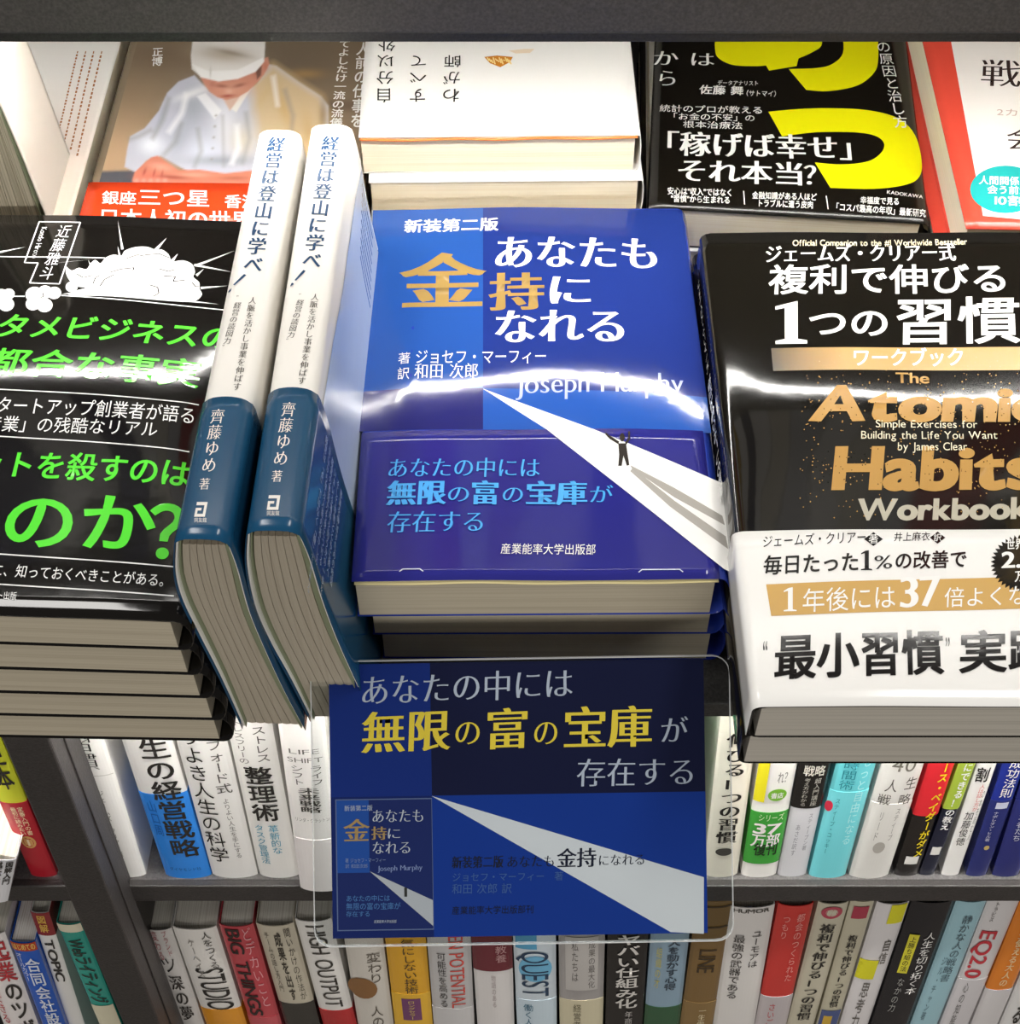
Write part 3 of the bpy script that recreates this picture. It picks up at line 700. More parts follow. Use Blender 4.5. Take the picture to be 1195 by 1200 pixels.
# flat picture coordinates of the cover photograph (fitted from four points of the cover)
def homog(src, dst):
    A = []; b = []
    for (u, v), (x, y) in zip(src, dst):
        A.append([u, v, 1, 0, 0, 0, -x*u, -x*v]); b.append(x); A.append([0, 0, 0, u, v, 1, -y*u, -y*v]); b.append(y)
    h = np.linalg.solve(np.array(A), np.array(b))
    return lambda U, V: ((h[0]*U+h[1]*V+h[2])/(h[6]*U+h[7]*V+1), (h[3]*U+h[4]*V+h[5])/(h[6]*U+h[7]*V+1))
cr = [(100, 60), (420, 60), (420, 250), (100, 250)]
K1 = 2.6556
toC = homog([uv(*c) for c in cr], [(x*K1, y*K1) for x, y in cr])
def chef(P):
    P.C[:] = np.array(lin('8B7963')[:3])
    P.blob(330, 480, 220, 160, 'C9A986', .9); P.blob(900, 200, 260, 120, '6E6152', .9); P.blob(500, 170, 200, 60, '7C6B58', .8)
    P.blob(950, 230, 60, 16, 'B08A52', .5); P.blob(1000, 330, 200, 20, '5A4A40', .6)
    P.poly([(250, 535), (420, 530), (440, 580), (250, 580)], '5A5A60', 10)
    coat = [(605, 235), (555, 255), (520, 290), (495, 345), (450, 400), (405, 425), (395, 470), (388, 520), (425, 538), (455, 500), (500, 485), (560, 520), (610, 545), (700, 560), (900, 560), (1022, 575), (1022, 330), (1000, 300), (930, 255), (860, 205), (835, 200), (800, 262), (740, 300), (690, 305), (650, 285)]
    P.poly(coat, 'C4C6D2', 5)
    P.poly([(780, 262), (850, 200), (930, 255), (1000, 300), (1020, 350), (1020, 560), (880, 555), (800, 420)], 'D0B482', 40, .85)
    P.blob(600, 340, 50, 70, 'A5AAB5', .8); P.blob(560, 430, 34, 70, 'A9AEBA', .75, 20); P.blob(700, 380, 40, 90, 'E2E2E8', .9); P.blob(600, 290, 70, 14, 'F4F4F4', .7, -20)
    P.blob(640, 470, 50, 40, 'D8DCE6', .8); P.blob(760, 440, 50, 60, 'D9CDB4', .7); P.blob(690, 500, 120, 18, '979BA6', .8); P.blob(470, 450, 40, 30, 'EFF2F8', .9); P.blob(505, 360, 12, 60, 'A9B0C0', .5, 25)
    P.blob(880, 330, 20, 90, 'C9A56A', .55, -20); P.blob(960, 420, 22, 80, 'C7A671', .6, -8); P.blob(820, 300, 16, 60, 'CDB284', .5, 30); P.blob(1005, 360, 14, 60, '8C7454', .6)
    P.poly([(690, 300), (715, 345), (760, 300), (745, 296)], 'D8B9A8', 6); P.poly([(640, 290), (690, 345), (668, 372), (612, 300)], 'F2F2F4', 6, .8); P.poly([(790, 262), (735, 350), (720, 340), (752, 292)], 'F2EEE4', 6, .8)
    for y in range(360, 530, 34): P.blob(672-(y-360)*.1, y, 5, 4, '9A9690', .8)
    P.poly([(622, 238), (635, 262), (652, 286), (676, 303), (705, 312), (740, 303), (772, 285), (800, 258), (822, 232), (838, 200), (834, 178), (812, 185), (760, 230), (700, 246)], 'CE8E78', 4)
    P.blob(720, 280, 60, 22, 'DCA48C', .7); P.blob(690, 268, 22, 6, '8E5044', .7, 5); P.blob(745, 266, 22, 6, '8E5044', .7, -14); P.blob(712, 285, 12, 9, 'E2B29C', .8)
    P.blob(708, 299, 22, 4.5, 'A2473E', .9, -4); P.blob(800, 222, 12, 20, 'A86454', .6, 20); P.blob(826, 208, 9, 14, 'C77E68', .9); P.blob(660, 262, 9, 10, 'B07060', .5); P.poly([(795, 215), (815, 205), (812, 235), (800, 248)], '3E3430', 5, .7)
    P.poly([(600, 120), (594, 175), (597, 215), (625, 240), (680, 252), (740, 244), (795, 222), (822, 190), (826, 120)], 'E9E5E0', 4)
    P.blob(700, 170, 90, 26, 'B4A48E', .8, 5); P.blob(720, 165, 60, 8, '8C7C68', .6, 12); P.poly([(598, 200), (650, 222), (740, 218), (818, 180), (822, 192), (795, 224), (740, 246), (680, 254), (625, 241)], 'F7F5F2', 5); P.blob(655, 225, 3, 20, 'C9C2BA', .7)
    P.poly([(412, 560), (420, 535), (445, 512), (470, 490), (490, 485), (520, 505), (555, 530), (620, 528), (700, 540), (790, 530), (800, 580), (412, 585)], 'CB7E68', 5)
    P.blob(500, 520, 40, 14, 'E6A690', .8, 10); P.blob(470, 548, 40, 12, 'DB7C68', .8); P.blob(600, 545, 60, 9, 'DFA28C', .7); P.blob(540, 552, 60, 7, '8E3F34', .7, 3); P.blob(450, 535, 5, 14, 'A04A40', .7, 20); P.blob(480, 538, 4, 14, 'A04A40', .7, 15); P.blob(505, 540, 4, 12, 'A04A40', .6, 10); P.blob(730, 555, 60, 8, '9A5A44', .6)
    for pts in ([(520, 300), (500, 370), (470, 430), (478, 436), (512, 376), (532, 306)], [(560, 380), (540, 440), (505, 480), (512, 486), (552, 446), (570, 384)], [(610, 400), (620, 470), (600, 520), (608, 524), (632, 470), (620, 398)], [(760, 350), (770, 430), (750, 510), (758, 512), (782, 430), (770, 348)], [(400, 430), (430, 420), (470, 400), (474, 408), (434, 430), (402, 440)], [(880, 280), (905, 360), (900, 440), (908, 440), (918, 360), (892, 276)], [(690, 360), (694, 520), (699, 520), (696, 360)]):
        P.poly(pts, '8E8C8A', 16, .5)
    for pts in ([(575, 290), (560, 350), (520, 410), (530, 416), (572, 356), (588, 294)], [(730, 390), (735, 460), (715, 510), (726, 512), (748, 460), (744, 388)], [(845, 240), (860, 330), (868, 330), (856, 236)]):
        P.poly(pts, 'F4F4F4', 18, .8)
    for k in range(5): P.blob(425+k*22, 562, 9, 7, 'E8A090', .8)
toU = homog([(x*K1, y*K1) for x, y in cr], [uv(*c) for c in cr])
vt = toU(600., 572.)[1]
painted('cover_photograph', r, (.0045, vt-.002, Wc-.0005, Lc-.001), 230, 190, T_, toC, chef)
def C1(x, y): return (x/K1, y/K1)
p.text('銀座', C1(316, 640), C1(425, 642), C1(318, 597), WHITE, 'b')
bd = sheet('paper_band', lambda a, b: (.0003+(Wc-.0006)*a, -.0004+(vt+.0004)*b, T_+.0005), 20, 4, ink('E2461F', .25, .5), r, .0002)
q = Print(lambda u, v, h: (u, v, T_+.0005+h), uv)
p.V = []; p.T = []; p.M = []; p.n = 0; p.mats = []
p.vtext('正博', C1(492, 148), C1(488, 207), 13, WHITE, 'b', 5)
p.vtext('ましてよしたけ一流の流儀', C1(1080, 75), C1(1045, 396), 14, WHITE, 'b', 5)
p.vtext('一人前の仕事を', C1(1135, 90), C1(1110, 400), 16, WHITE, 'b', 5)
p.build('cover_print', r)
q.text('銀座', C1(316, 640), C1(425, 643), C1(319, 596), WHITE, 'b'); q.text('三つ星', C1(427, 645), C1(655, 650), C1(430, 588), WHITE, 'b'); q.text('香港', C1(698, 652), C1(805, 655), C1(700, 607), WHITE, 'b')
q.text('日本人初の世界', C1(303, 712), C1(790, 722), C1(307, 650), WHITE, 'b')
q.build('band_print', bd)
stack_under('brown covered book, %s from the top under the chef book', Vector((fl.x, fl.y, 0)), yc, Wc, Lc, T_, 'L', ink('8A7A66', .25), PGC, 'chef books behind the black stack', zc-T_-.0001)
# -- white book with tiny brown columns, left of the chef's book
zw = .010; fw = dz(-60, 262, zw); fe = dz(84, 262, zw)
T2 = (zw-ZD)/3-.0001
r, p, uv = lying('white book with slanting columns of tiny brown print, left of the chef book', Vector((fw.x, fw.y, zw)), yc, (fe.x-fw.x)-.001, .19, T2, 'L', fade('F3D9C6', 'FAF6F0', 1, 0, .10, .25), PGC, 'white books left of the chef books')
for k in range(4):
    x0 = 242+25*k; x1 = x0-78
    n = 26; L_ = (245, 290, 310, 330)[k]
    for i in range(n):
        f = i/n; a = C1(x0-f*78*L_/330, 160+f*L_); b = C1(x0-(f+.024)*78*L_/330, 160+(f+.026)*L_)
        p.line(a, b, .0008 if i % 3 else .0005, 'B5784F', 2)
p.build('cover_print', r)
for k in range(2):
    lying('plain white book, %s in the pile left of the chef book' % ('second' if k == 0 else 'lowest'), (fw.x, fw.y+.001*k, zw-(T2+.0001)*(k+1)), yc, (fe.x-fw.x)-.001, .19, T2, 'L', ink('F4EEE6', .25), PGC, 'white books left of the chef books')
# -- white upside-down book
zm = .0264; fl = dz(420, 161, zm); fr = dz(752, 153, zm); ym = math.atan2(fr.y-fl.y, fr.x-fl.x)*.4; Wm = fr.x-fl.x
r, p, uv = lying('white book lying upside down with sparse black kanji, topmost behind the blue stack', fl, ym, Wm, .176, .0185, 'R', ink('F3F1EC', .2), pages('FBEED2', 2, 'F3E0BC'), 'white books behind the blue stack', rr=.0012, inner=ink('E07A38', .5, 0))
def C2(x, y): return (400+x/2.9875, y/2.9875)
for col, x, xs in (('わが師す', 385, 5), ('すべてを', 268, 2), ('自分以外', 150, 6)):
    for i, c in enumerate(col[:3]+('外' if col[0] == '自' else '')):
        yb = 362-i*66 + (i*i)*2.0; px = x+xs*i*.55
        p.text(c, C2(px+31, yb-54+i*4), C2(px-33, yb-54+i*4), C2(px+31, yb), '2A2724', 's')
for k, pt in enumerate([[(500, 200), (545, 195), (600, 200), (590, 218), (556, 236), (520, 222)], [(585, 178), (640, 172), (676, 172), (660, 186), (610, 188)]]):
    p.poly([C2(*a) for a in pt], 'C77E28' if k == 0 else 'EBD9BE', 2)
for i in range(12):
    x = 510+i*7; p.line(C2(x, 202+(i % 3)*4), C2(x+7, 214+(i % 4)*4), .0006, 'F2D48A', 3)
p.build('cover_print', r)
z = zm-.0186; k = 0
for nm in ('second from the top', 'third from the top', 'fourth from the top', 'lowest'):
    lying('white book, %s of the pile behind the blue stack' % nm, (fl.x+.003, fl.y-.0058*min(k+1, 2), z), ym, Wm-.001, .176, .0176, 'R', ink('F3F1EC', .2), pages('FBEED2', 2, 'F3E0BC'), 'white books behind the blue stack', rr=.0012)
    z -= .0177; k += 1
    if z-.0176 < ZD-.001: break
# -- black book with yellow strokes
zk = -.003; fl = dz(760, 244, zk); fr = dz(1094, 263, zk); yk = math.atan2(fr.y-fl.y, fr.x-fl.x); Wk = (fr-fl).length
T_ = .0202
r, p, uv = lying('black book with huge yellow brush strokes and white kanji, at the back right', fl, yk, Wk, .187, T_, 'R', ink('17140F', .2), PGC, 'black and yellow books at the back')
def C3(x, y): return (745+x/K1, y/K1)
YL = 'F4EE12'
def smooth(pts): return [q for q in spline(pts, 5)]
A1 = [(246, 100), (246, 150), (256, 180), (300, 202), (370, 206), (405, 204)]; A2 = [(414, 220), (500, 206)]; A3 = [(506, 182), (545, 165), (577, 142), (577, 100)]
p.poly([C3(*a) for a in smooth(A1)+A2+smooth(A3)], YL, 1)
p.poly([C3(*a) for a in smooth([(642, 100), (644, 165), (610, 200), (560, 212), (475, 215)])+smooth([(530, 280), (600, 284), (690, 266), (742, 225), (754, 180), (752, 100)])], YL, 1)
p.poly([C3(*a) for a in smooth([(412, 348), (500, 340), (600, 337), (720, 343), (815, 368), (868, 420), (889, 500), (882, 550), (840, 575), (740, 588), (605, 585)])+smooth([(557, 506), (640, 512), (720, 503), (762, 477), (772, 447), (745, 423), (680, 412), (560, 412), (455, 425)])], YL, 1)
for t, a, b, c, sty in (('は', (163, 208), (247, 210), (165, 160), 'm'), ('か', (48, 208), (134, 208), (50, 155), 'm'), ('ら', (60, 272), (132, 272), (62, 215), 'm'),
    ('データアナリスト', (253, 266), (382, 268), (254, 250), 's'), ('佐藤 舞', (196, 294), (335, 298), (198, 264), 'b'), ('（サトマイ）', (330, 300), (448, 303), (332, 280), 's'),
    ('統計のプロが教える', (72, 349), (397, 356), (73, 325), 's'), ('「お金の不安」の', (95, 373), (372, 380), (96, 350), 's'), ('根本治療法', (145, 399), (333, 404), (146, 375), 's'),
    ('「稼げば幸せ」', (35, 486), (735, 504), (38, 404), 'M'), ('それ本当', (122, 568), (528, 582), (126, 490), 'M'), ('？', (520, 584), (600, 586), (522, 505), 'M'),
    ('安心は"収入"ではなく', (97, 607), (302, 613), (98, 582), 'b'), ('"習慣"から生まれる', (108, 630), (294, 636), (109, 606), 'b'),
    ('金融知識がある人ほど', (361, 620), (563, 626), (362, 596), 'b'), ('トラブルに遭う皮肉', (376, 645), (552, 651), (377, 620), 'b'),
    ('幸福度で見る', (697, 635), (820, 640), (698, 611), 'b'), ('「コスパ最高の年収」最新研究', (610, 656), (902, 678), (612, 630), 'b')):
    p.text(t, C3(*a), C3(*b), C3(*c), WHITE, sty)
p.text('KADOKAWA', C3(780, 603), C3(893, 619), C3(781, 593), WHITE, 'b', cap=True)
p.vtext('の原因と治し方', C3(766, 128), C3(828, 400), 17, WHITE, 's')
p.line(C3(335, 595), C3(338, 637), .0004, WHITE); p.line(C3(592, 610), C3(598, 652), .0004, WHITE)
p.build('cover_print', r)
for k, nm in enumerate(('second', 'lowest')):
    lying('book with cream page edge, %s of the pile under the black and yellow book' % nm, (fl.x+.003*(k == 0)-.001, fl.y-.003+.001*k, zk-.0203*(k+1)), yk*.6, Wk-.002, .187, .0201, 'R', ink('EDEBE4' if k == 0 else '17140F', .2), PGC, 'black and yellow books at the back')
# -- coral bordered book
zr = .014; fl = dz(1132, 268, zr); tl = dz(1084, 53, zr); yr = math.atan2(-(tl.x-fl.x), tl.y-fl.y)*.8; Wr = .127; T_ = .0193
r, p, uv = lying('white book with a broad coral red border and teal disc, at the right edge behind', fl, yr, Wr, .188, T_, 'R', ink('E0503E', .2), PGC, 'coral red books at the right edge')
p.poly([C3(990, 100), C3(1500, 80), C3(1500, 760), C3(1100, 640)][:0] or [C3(975, 100), C3(1270, 100), C3(1270, 690), C3(1080, 672)], 'F3EDE6', 1)
p.disc(C3(1150, 590), 110/K1, '2BB0AC', 2, 36, 74/K1)
p.text('戦略', C3(1068, 272), C3(1330, 282), C3(1072, 180), '3A2C28', 'm'); p.text('会', C3(1148, 470), C3(1260, 475), C3(1150, 390), '3A2C28', 'm')
p.text('2カ月', C3(1120, 362), C3(1240, 366), C3(1121, 336), 'C9B0A4', 's')
p.text('人間関係は', C3(1066, 575), C3(1225, 580), C3(1067, 546), WHITE, 'b'); p.text('会う前が', C3(1092, 604), C3(1225, 608), C3(1093, 576), WHITE, 'b'); p.text('10割', C3(1114, 640), C3(1210, 644), C3(1115, 606), WHITE, 'b')
p.build('cover_print', r)
for k, nm in enumerate(('second', 'third', 'lowest')):
    lying('coral red covered book with cream pages, %s of the pile at the right edge' % nm, (fl.x-.006-.004*k, fl.y+.0005, zr-.0194*(k+1)), yr, Wr, .188, .0193, 'R', ink('D8493A', .25), PGC, 'coral red books at the right edge')
# ================================================================= sign in clear sleeve
SD = .53
fwd = ray(597.5, 600, TH_W); upv = Vector((0, math.sin(TH_W), math.cos(TH_W)))
sgc = CAM + (fwd + (606.5-597.5)/FPX*Vector((1, 0, 0)) - (935-600)/FPX*upv)*SD
Ms = Matrix.Translation(sgc) @ cam.rotation_euler.to_matrix().to_4x4() @ Matrix.Rotation(math.radians(.9), 4, 'Z')
Msi = Ms.inverted()
def suv(px, py):
    d = (fwd+(px-597.5)/FPX*Vector((1, 0, 0))-(py-600)/FPX*upv); n = Ms.to_3x3() @ Vector((0, 0, 1))
    t = (sgc-CAM).dot(n)/d.dot(n); v = Msi @ (CAM+d*t); return (v.x, v.y)
r = root('display_sign', 'blue printed sign card with yellow kanji in a clear sleeve hanging before the centre stack', 'sign', Ms)
x0, y0 = suv(390, 1100); x1, y1 = suv(824, 772)
card = box('sign_card', x0, x1, y0, y1, -.0006, 0, fade('123A86', '16307A', 1, y0, y1, .35, .3), r)
q = Print(lambda u, v, h: (u, v, h), suv, .05); q.gl = .6
def C5(x, y): return (370+x/2.49, 750+y/2.49)
bl, br_ = suv(506, 931); 
def R(a, b, c, d, m, layer=1): q.poly([(a, b), (c, b), (c, d), (a, d)], m, layer, raw=True)
xm = suv(506, 931)[0]; ymid = suv(660, 930)[1]
R(x0, ymid, xm, y1, '062878'); R(xm, ymid, x1, y1, '020A34'); R(x0, y0, xm, ymid, '041E60'); R(xm, y0, x1, ymid, '02328C')
SG = 'B4BCCC'
bs = lambda t, a, b, c, m, sty, cap=False, ly=3: q.text(t, C5(*a), C5(*b), C5(*c), m, sty, ly, cap=cap)
q.poly([C5(338, 455), C5(1132, 692), C5(1132, 857), C5(1035, 852)], 'D0D4D8', 2)
bs('あなたの中には', (126, 196), (752, 172), (128, 100), SG, 'm')
YS = 'E8CE42'
bs('無限', (130, 336), (392, 326), (134, 205), YS, 'M'); bs('の', (400, 315), (484, 312), (402, 225), YS, 'm'); bs('富', (492, 325), (622, 320), (495, 196), YS, 'M')
bs('の', (630, 315), (710, 312), (632, 225), YS, 'm'); bs('宝庫', (718, 322), (982, 316), (721, 190), YS, 'M'); bs('が', (1002, 306), (1086, 304), (1004, 220), SG, 'm')
bs('存在する', (758, 432), (1110, 428), (761, 342), SG, 'm')
INK2 = '141A2E'
bs('新装第二版', (396, 668), (547, 665), (397, 630), INK2, 'M'); bs('あなたも', (555, 666), (698, 663), (556, 628), INK2, 'm'); bs('金持', (702, 667), (818, 664), (704, 606), INK2, 'M'); bs('になれる', (822, 661), (962, 658), (823, 624), INK2, 'm')
DB = '40609C'
bs('ジョセフ・マーフィー\u3000著', (396, 706), (722, 702), (397, 678), DB, 's'); bs('和田 次郎 訳', (396, 742), (572, 740), (397, 710), DB, 's')
bs('産業能率大学出版部刊', (396, 802), (636, 798), (397, 776), INK2, 's')
cx0, cy0 = suv(*C5(66, 846)); cx1, cy1 = suv(*C5(337, 464)); dx = cx1-cx0; dy_ = cy1-cy0
q.poly([(cx0-.0004, cy0-.0004), (cx1+.0002, cy0-.0004), (cx1+.0002, cy1+.0004), (cx0-.0004, cy1+.0004)], '5C6C94', 2, raw=True)
R(cx0, cy0, cx1, cy1, '132460', 3); R(cx0, cy0+dy_*.44, cx0+dx*.34, cy1, '1B4A9A', 4)
q.poly([(cx0+dx*.34, cy0+dy_*.45), (cx1, cy0+dy_*.22), (cx1, cy0+dy_*.02)], 'B0B4BA', 4, raw=True)
R(cx0+dx*.70, cy0+dy_*.25, cx0+dx*.73, cy0+dy_*.32, '30302C', 5)
for t, a, b, c, m, sty in (('新装第二版', (83, 500), (166, 498), (83, 482), SG, 's'), ('あなたも', (162, 535), (318, 533), (162, 492), 'B9BECB', 'm'), ('金', (80, 592), (157, 590), (81, 520), 'A88A5A', 'M'), ('持', (162, 584), (208, 584), (162, 542), 'A88A5A', 'M'),
    ('に', (205, 582), (250, 582), (206, 545), 'B9BECB', 'm'), ('なれる', (162, 627), (280, 625), (163, 585), 'B9BECB', 'm'), ('著 ジョセフ・マーフィー', (86, 650), (205, 648), (86, 636), '8090B8', 's'), ('訳 和田次郎', (86, 666), (152, 665), (86, 653), '8090B8', 's'),
    ('あなたの中には', (88, 764), (217, 762), (88, 744), '4E7CB8', 's'), ('無限の富の宝庫が', (88, 788), (248, 786), (88, 766), '4E7CB8', 's'), ('存在する', (88, 808), (160, 807), (88, 790), '4E7CB8', 's'), ('産業能率大学出版部', (170, 826), (236, 825), (170, 816), SG, 's')):
    bs(t, a, b, c, m, sty, ly=6)
bs('Joseph Murphy', (180, 674), (312, 670), (180, 658), '8595C4', 'm', cap=True, ly=6)
q.build('sign_print', card)
sx0, sy0 = suv(369, 1109); sx1, sy1 = suv(854, 767)
def rrect(x0, x1, y0, y1, r_, n=5):
    P = []
    for cx, cy, a0 in ((x1-r_, y1-r_, 0), (x0+r_, y1-r_, 90), (x0+r_, y0+r_, 180), (x1-r_, y0+r_, 270)):
        P += [(cx+r_*math.cos(math.radians(a0+90*i/n)), cy+r_*math.sin(math.radians(a0+90*i/n))) for i in range(n+1)]
    return P
def plate(name, z0, z1):
    P = rrect(sx0, sx1, sy0, sy1, .006); n = len(P)
    v = [(x, y, z0) for x, y in P]+[(x, y, z1) for x, y in P]
    f = [list(range(n))[::-1], list(range(n, 2*n))]+[(i, (i+1) % n, n+(i+1) % n, n+i) for i in range(n)]
    return mesh_obj(name, v, f, CLEAR, r)
plate('clear_sleeve', .0012, .0016); plate('clear_sleeve', -.0016, -.0012)
RIM = bpy.data.materials.new('sleeve_rim'); RIM.use_nodes = True; nt = RIM.node_tree; nt.nodes.clear()
o_ = nt.nodes.new('ShaderNodeOutputMaterial'); a_ = nt.nodes.new('ShaderNodeBsdfTransparent'); b_ = nt.nodes.new('ShaderNodeBsdfDiffuse'); m_ = nt.nodes.new('ShaderNodeMixShader')
m_.inputs[0].default_value = .45; b_.inputs[0].default_value = (.8, .82, .82, 1)
nt.links.new(a_.outputs[0], m_.inputs[1]); nt.links.new(b_.outputs[0], m_.inputs[2]); nt.links.new(m_.outputs[0], o_.inputs[0])
Pa = rrect(sx0, sx1, sy0, sy1, .006); Pb = rrect(sx0+.0004, sx1-.0004, sy0+.0004, sy1-.0004, .0056); n = len(Pa)
mesh_obj('sleeve_rim', [(x, y, .0018) for x, y in Pa]+[(x, y, .0018) for x, y in Pb]+[(x, y, -.0016) for x, y in Pa], [(i, (i+1) % n, n+(i+1) % n, n+i) for i in range(n)]+[(i, 2*n+i, 2*n+(i+1) % n, (i+1) % n) for i in range(n)], RIM, r)
# clip from the sleeve's back to the deck edge
dk = Msi @ (DM @ Vector((0, .2835, ZD-.004)))
ps = [(-.0018, sy1-.004), (-.006, sy1-.006)]
v = []; f = []
pr = [(sy1-.003, -.0018), (sy1-.020, -.0020), (dk.y+.004, dk.z*.5-.002), (dk.y, dk.z)]
for y, z in pr: v += [(-.02, y, z), (.02, y, z)]
f = [(2*i, 2*i+1, 2*i+3, 2*i+2) for i in range(len(pr)-1)]
o = mesh_obj('sleeve_clip', v, f, CLEAR, r); o.modifiers.new('thickness', 'SOLIDIFY').thickness = .0008
# ================================================================= upright books of the lower shelves
def upright(label, yA, la, ra, yB, lb, rb, ytop, zs, group, col, prints=(), bands=(), Yf=YB, page='EDE8DC', cat='book', Ht=None, rough=.22, dep=.125):
    A = wY(la, yA, Yf); B = wY(lb, yB, Yf); A2 = wY(ra, yA, Yf); B2 = wY(rb, yB, Yf)
    lean = (math.atan2(A.x-B.x, A.z-B.z)+math.atan2(A2.x-B2.x, A2.z-B2.z))/2
    Wd = ((A2.x-A.x)+(B2.x-B.x))/2*math.cos(lean)*.985
    zt = wY((la+ra)/2, ytop, Yf).z if ytop else None
    # x where the left edge meets the shelf
    xl = (B.x+B2.x)/2 - (((B.z+B2.z)/2)-zs)*math.tan(lean) - Wd/2/math.cos(lean)
    H = Ht or (zt-zs)/math.cos(lean)
    lift = abs(math.sin(lean))*Wd if lean < 0 else 0
    if lean >= 0: M = Matrix.Translation((xl+Wd*0, Yf, zs+math.sin(lean)*Wd)) @ Matrix.Rotation(lean, 4, 'Y')
    else: M = Matrix.Translation((xl, Yf, zs)) @ Matrix.Rotation(lean, 4, 'Y')
    r = root('paperback_book', label, 'book', M, group)
    cv = min(.0025, Wd*.12); rr = .0022
    def front(s): # spine surface y for s in 0..1
        return -cv*(1-(2*s-1)**2)**.7 if 0 < s < 1 else 0
    def prf(s): return (Wd*s, front(s))
    prof = [(0, dep), (0, dep*.5), (0, .004)]+[prf(i/12) for i in range(13)]+[(Wd, .004), (Wd, dep*.5), (Wd, dep)]
    n = len(prof)-1
    def mk(z0, z1, e, nm, mat, th):
        def P(a, b):
            i = int(round(a*n)); x, y = prof[i]; sx = -1 if i < 3 else (1 if i > 15 else (2*(x/Wd)-1)*.5)
            return (x+sx*e, y-(e if 3 <= i <= 15 else 0), z0+(z1-z0)*b)
        o = sheet(nm, P, n, 2, mat, r, th, smooth=False); o.modifiers[0].offset = -1 if th > 0 else 1; return o
    mk(0, H, 0, 'cover', ink(col, rough, .4), .0005)
    box('page_block', .0008, Wd-.0008, .0012, dep-.001, .001, H-.0012, pages(page, 0, 'CFC7B8'), r)
    Mi = M.inverted()
    def pt(px, py): v = Mi @ wY(px, py, Yf-cv*.7); return (v.x, v.z)
    def zof(py):
        # height on the spine centre line at photo row py
        lo, hi = 0.0, H
        for _ in range(30):
            m = (lo+hi)/2; wv = M @ Vector((Wd/2, -cv, m)); d = wv-CAM; yy = 600-FPX*d.dot(upv)/d.dot(fwd)
            if yy > py: lo = m
            else: hi = m
        return (lo+hi)/2
    for (ya, yb, c) in bands:
        z1 = zof(ya) if ya else H; z0 = zof(yb) if yb else 0.0
        mk(z0, z1, .0003, 'paper_band', ink(c, rough, .4), .0002)
    S = lambda u, v, h: (u, front(min(max(u/Wd, .0001), .9999))-.00045-h, v)
    p = Print(S, pt, .003); p.gl = rough
    for it in prints:
        k, t, s_, ya, yb, w_, c, sty = it
        z1, z0 = zof(ya), zof(yb); x = s_*Wd
        if k == 'v': p.vtext(t, np.array([x, z1]), np.array([x, z0]), w_*Wd, c, sty, raw=True)
        elif k == 'd': p.down(t, (x, z1), (x, z0), w_*Wd, c, sty)
        elif k == 'h': p.text(t, np.array([x-w_*Wd/2, z0]), np.array([x+w_*Wd/2, z0]), np.array([x-w_*Wd/2, z1]), c, sty, raw=True)
        elif k == 'r': p.poly([(x-w_*Wd/2, z0), (x+w_*Wd/2, z0), (x+w_*Wd/2, z1), (x-w_*Wd/2, z1)], c, 1 if not t else 2, raw=True)
        elif k == 'c': p.disc((x, (z0+z1)/2), w_*Wd/2, c, 2, 20, (z1-z0)/2, raw=True)
    p.build('spine_print', r)
    return r
G1 = 'upright books on the shelf under the deck'; G2 = 'upright books on the lowest shelf in view'
B = '262422'; W = 'F4F2EE'; GY = '77736E'
H1 = .188
def s1(label, *a, **k): upright(label, 870, a[0], a[1], 1015, a[2], a[3], None, ZS1, G1, a[4], Ht=k.pop('Ht', H1), **k)
s1('white spined book with a pale green side cover, first right of the black upright', 76, 126, 130, 167, W,
   prints=[('v', 'な習慣', .45, 836, 902, .55, B, 'm'), ('v', 'ジェームズ・クリアー著', .5, 925, 1003, .18, '8A8884', 's'), ('r', '', .5, 908, 909, .96, 'D5D2CC', 's')])
s1('white book with a bright blue lower band reading in large black kanji', 143, 204, 192, 245, W, bands=[(931, None, '2F8BEA')],
   prints=[('v', '人生の経営戦略', .62, 838, 1004, .62, B, 'b'), ('v', '山口周', .2, 938, 980, .2, '1E5FAE', 's'), ('h', 'ダイヤモンド社', .5, 1016, 1020, .7, '1A4E90', 's')])
s1('white book with one tall column of black characters, right of the blue banded one', 206, 268, 247, 300, W,
   prints=[('v', 'りよき人生の科学', .3, 852, 1010, .44, B, 's'), ('v', 'タンフォード式', .74, 840, 930, .34, '55524E', 's'), ('v', 'よりよい人生を手にする', .72, 935, 1005, .14, GY, 's')])
s1('white book with bold black kanji and small teal characters under them', 270, 323, 302, 350, 'F5F3EE',
   prints=[('v', 'ストレスフリーの', .25, 835, 895, .26, GY, 's'), ('v', 'ストレス', .7, 850, 893, .34, '55524E', 's'), ('v', '整理術', .5, 897, 962, .66, B, 'b'), ('v', '革新的な', .6, 966, 1000, .26, '4A9DB8', 's'), ('v', 'タスク管理法', .26, 966, 1012, .24, '4A9DB8', 's')])
s1('white book with grey latin and katakana lines, standing forward beside the sign', 326, 386, 351, 396, 'F3F0EC', Yf=YB-.008, bands=[(984, None, 'EDE8E6')],
   prints=[('h', 'LIFE', .5, 876, 884, .7, '6E6B66', 'l'), ('h', 'SHIFT', .5, 886, 894, .8, '6E6B66', 'l'), ('v', 'ライフ', .72, 896, 920, .3, '55524E', 's'), ('v', 'シフト', .3, 896, 920, .3, '55524E', 's'), ('v', '未来戦略', .5, 922, 952, .5, '3B3936', 'b'), ('h', 'リンダ・グラットン', .5, 958, 963, .8, GY, 's')])
cols = ['E8E4DC', 'B8433A', 'E9D9A8', '2E5E8C', 'EDEBE6', '3B3A38', 'D8CDB8', '4E8C6A', 'EDE9E2']
x = 400
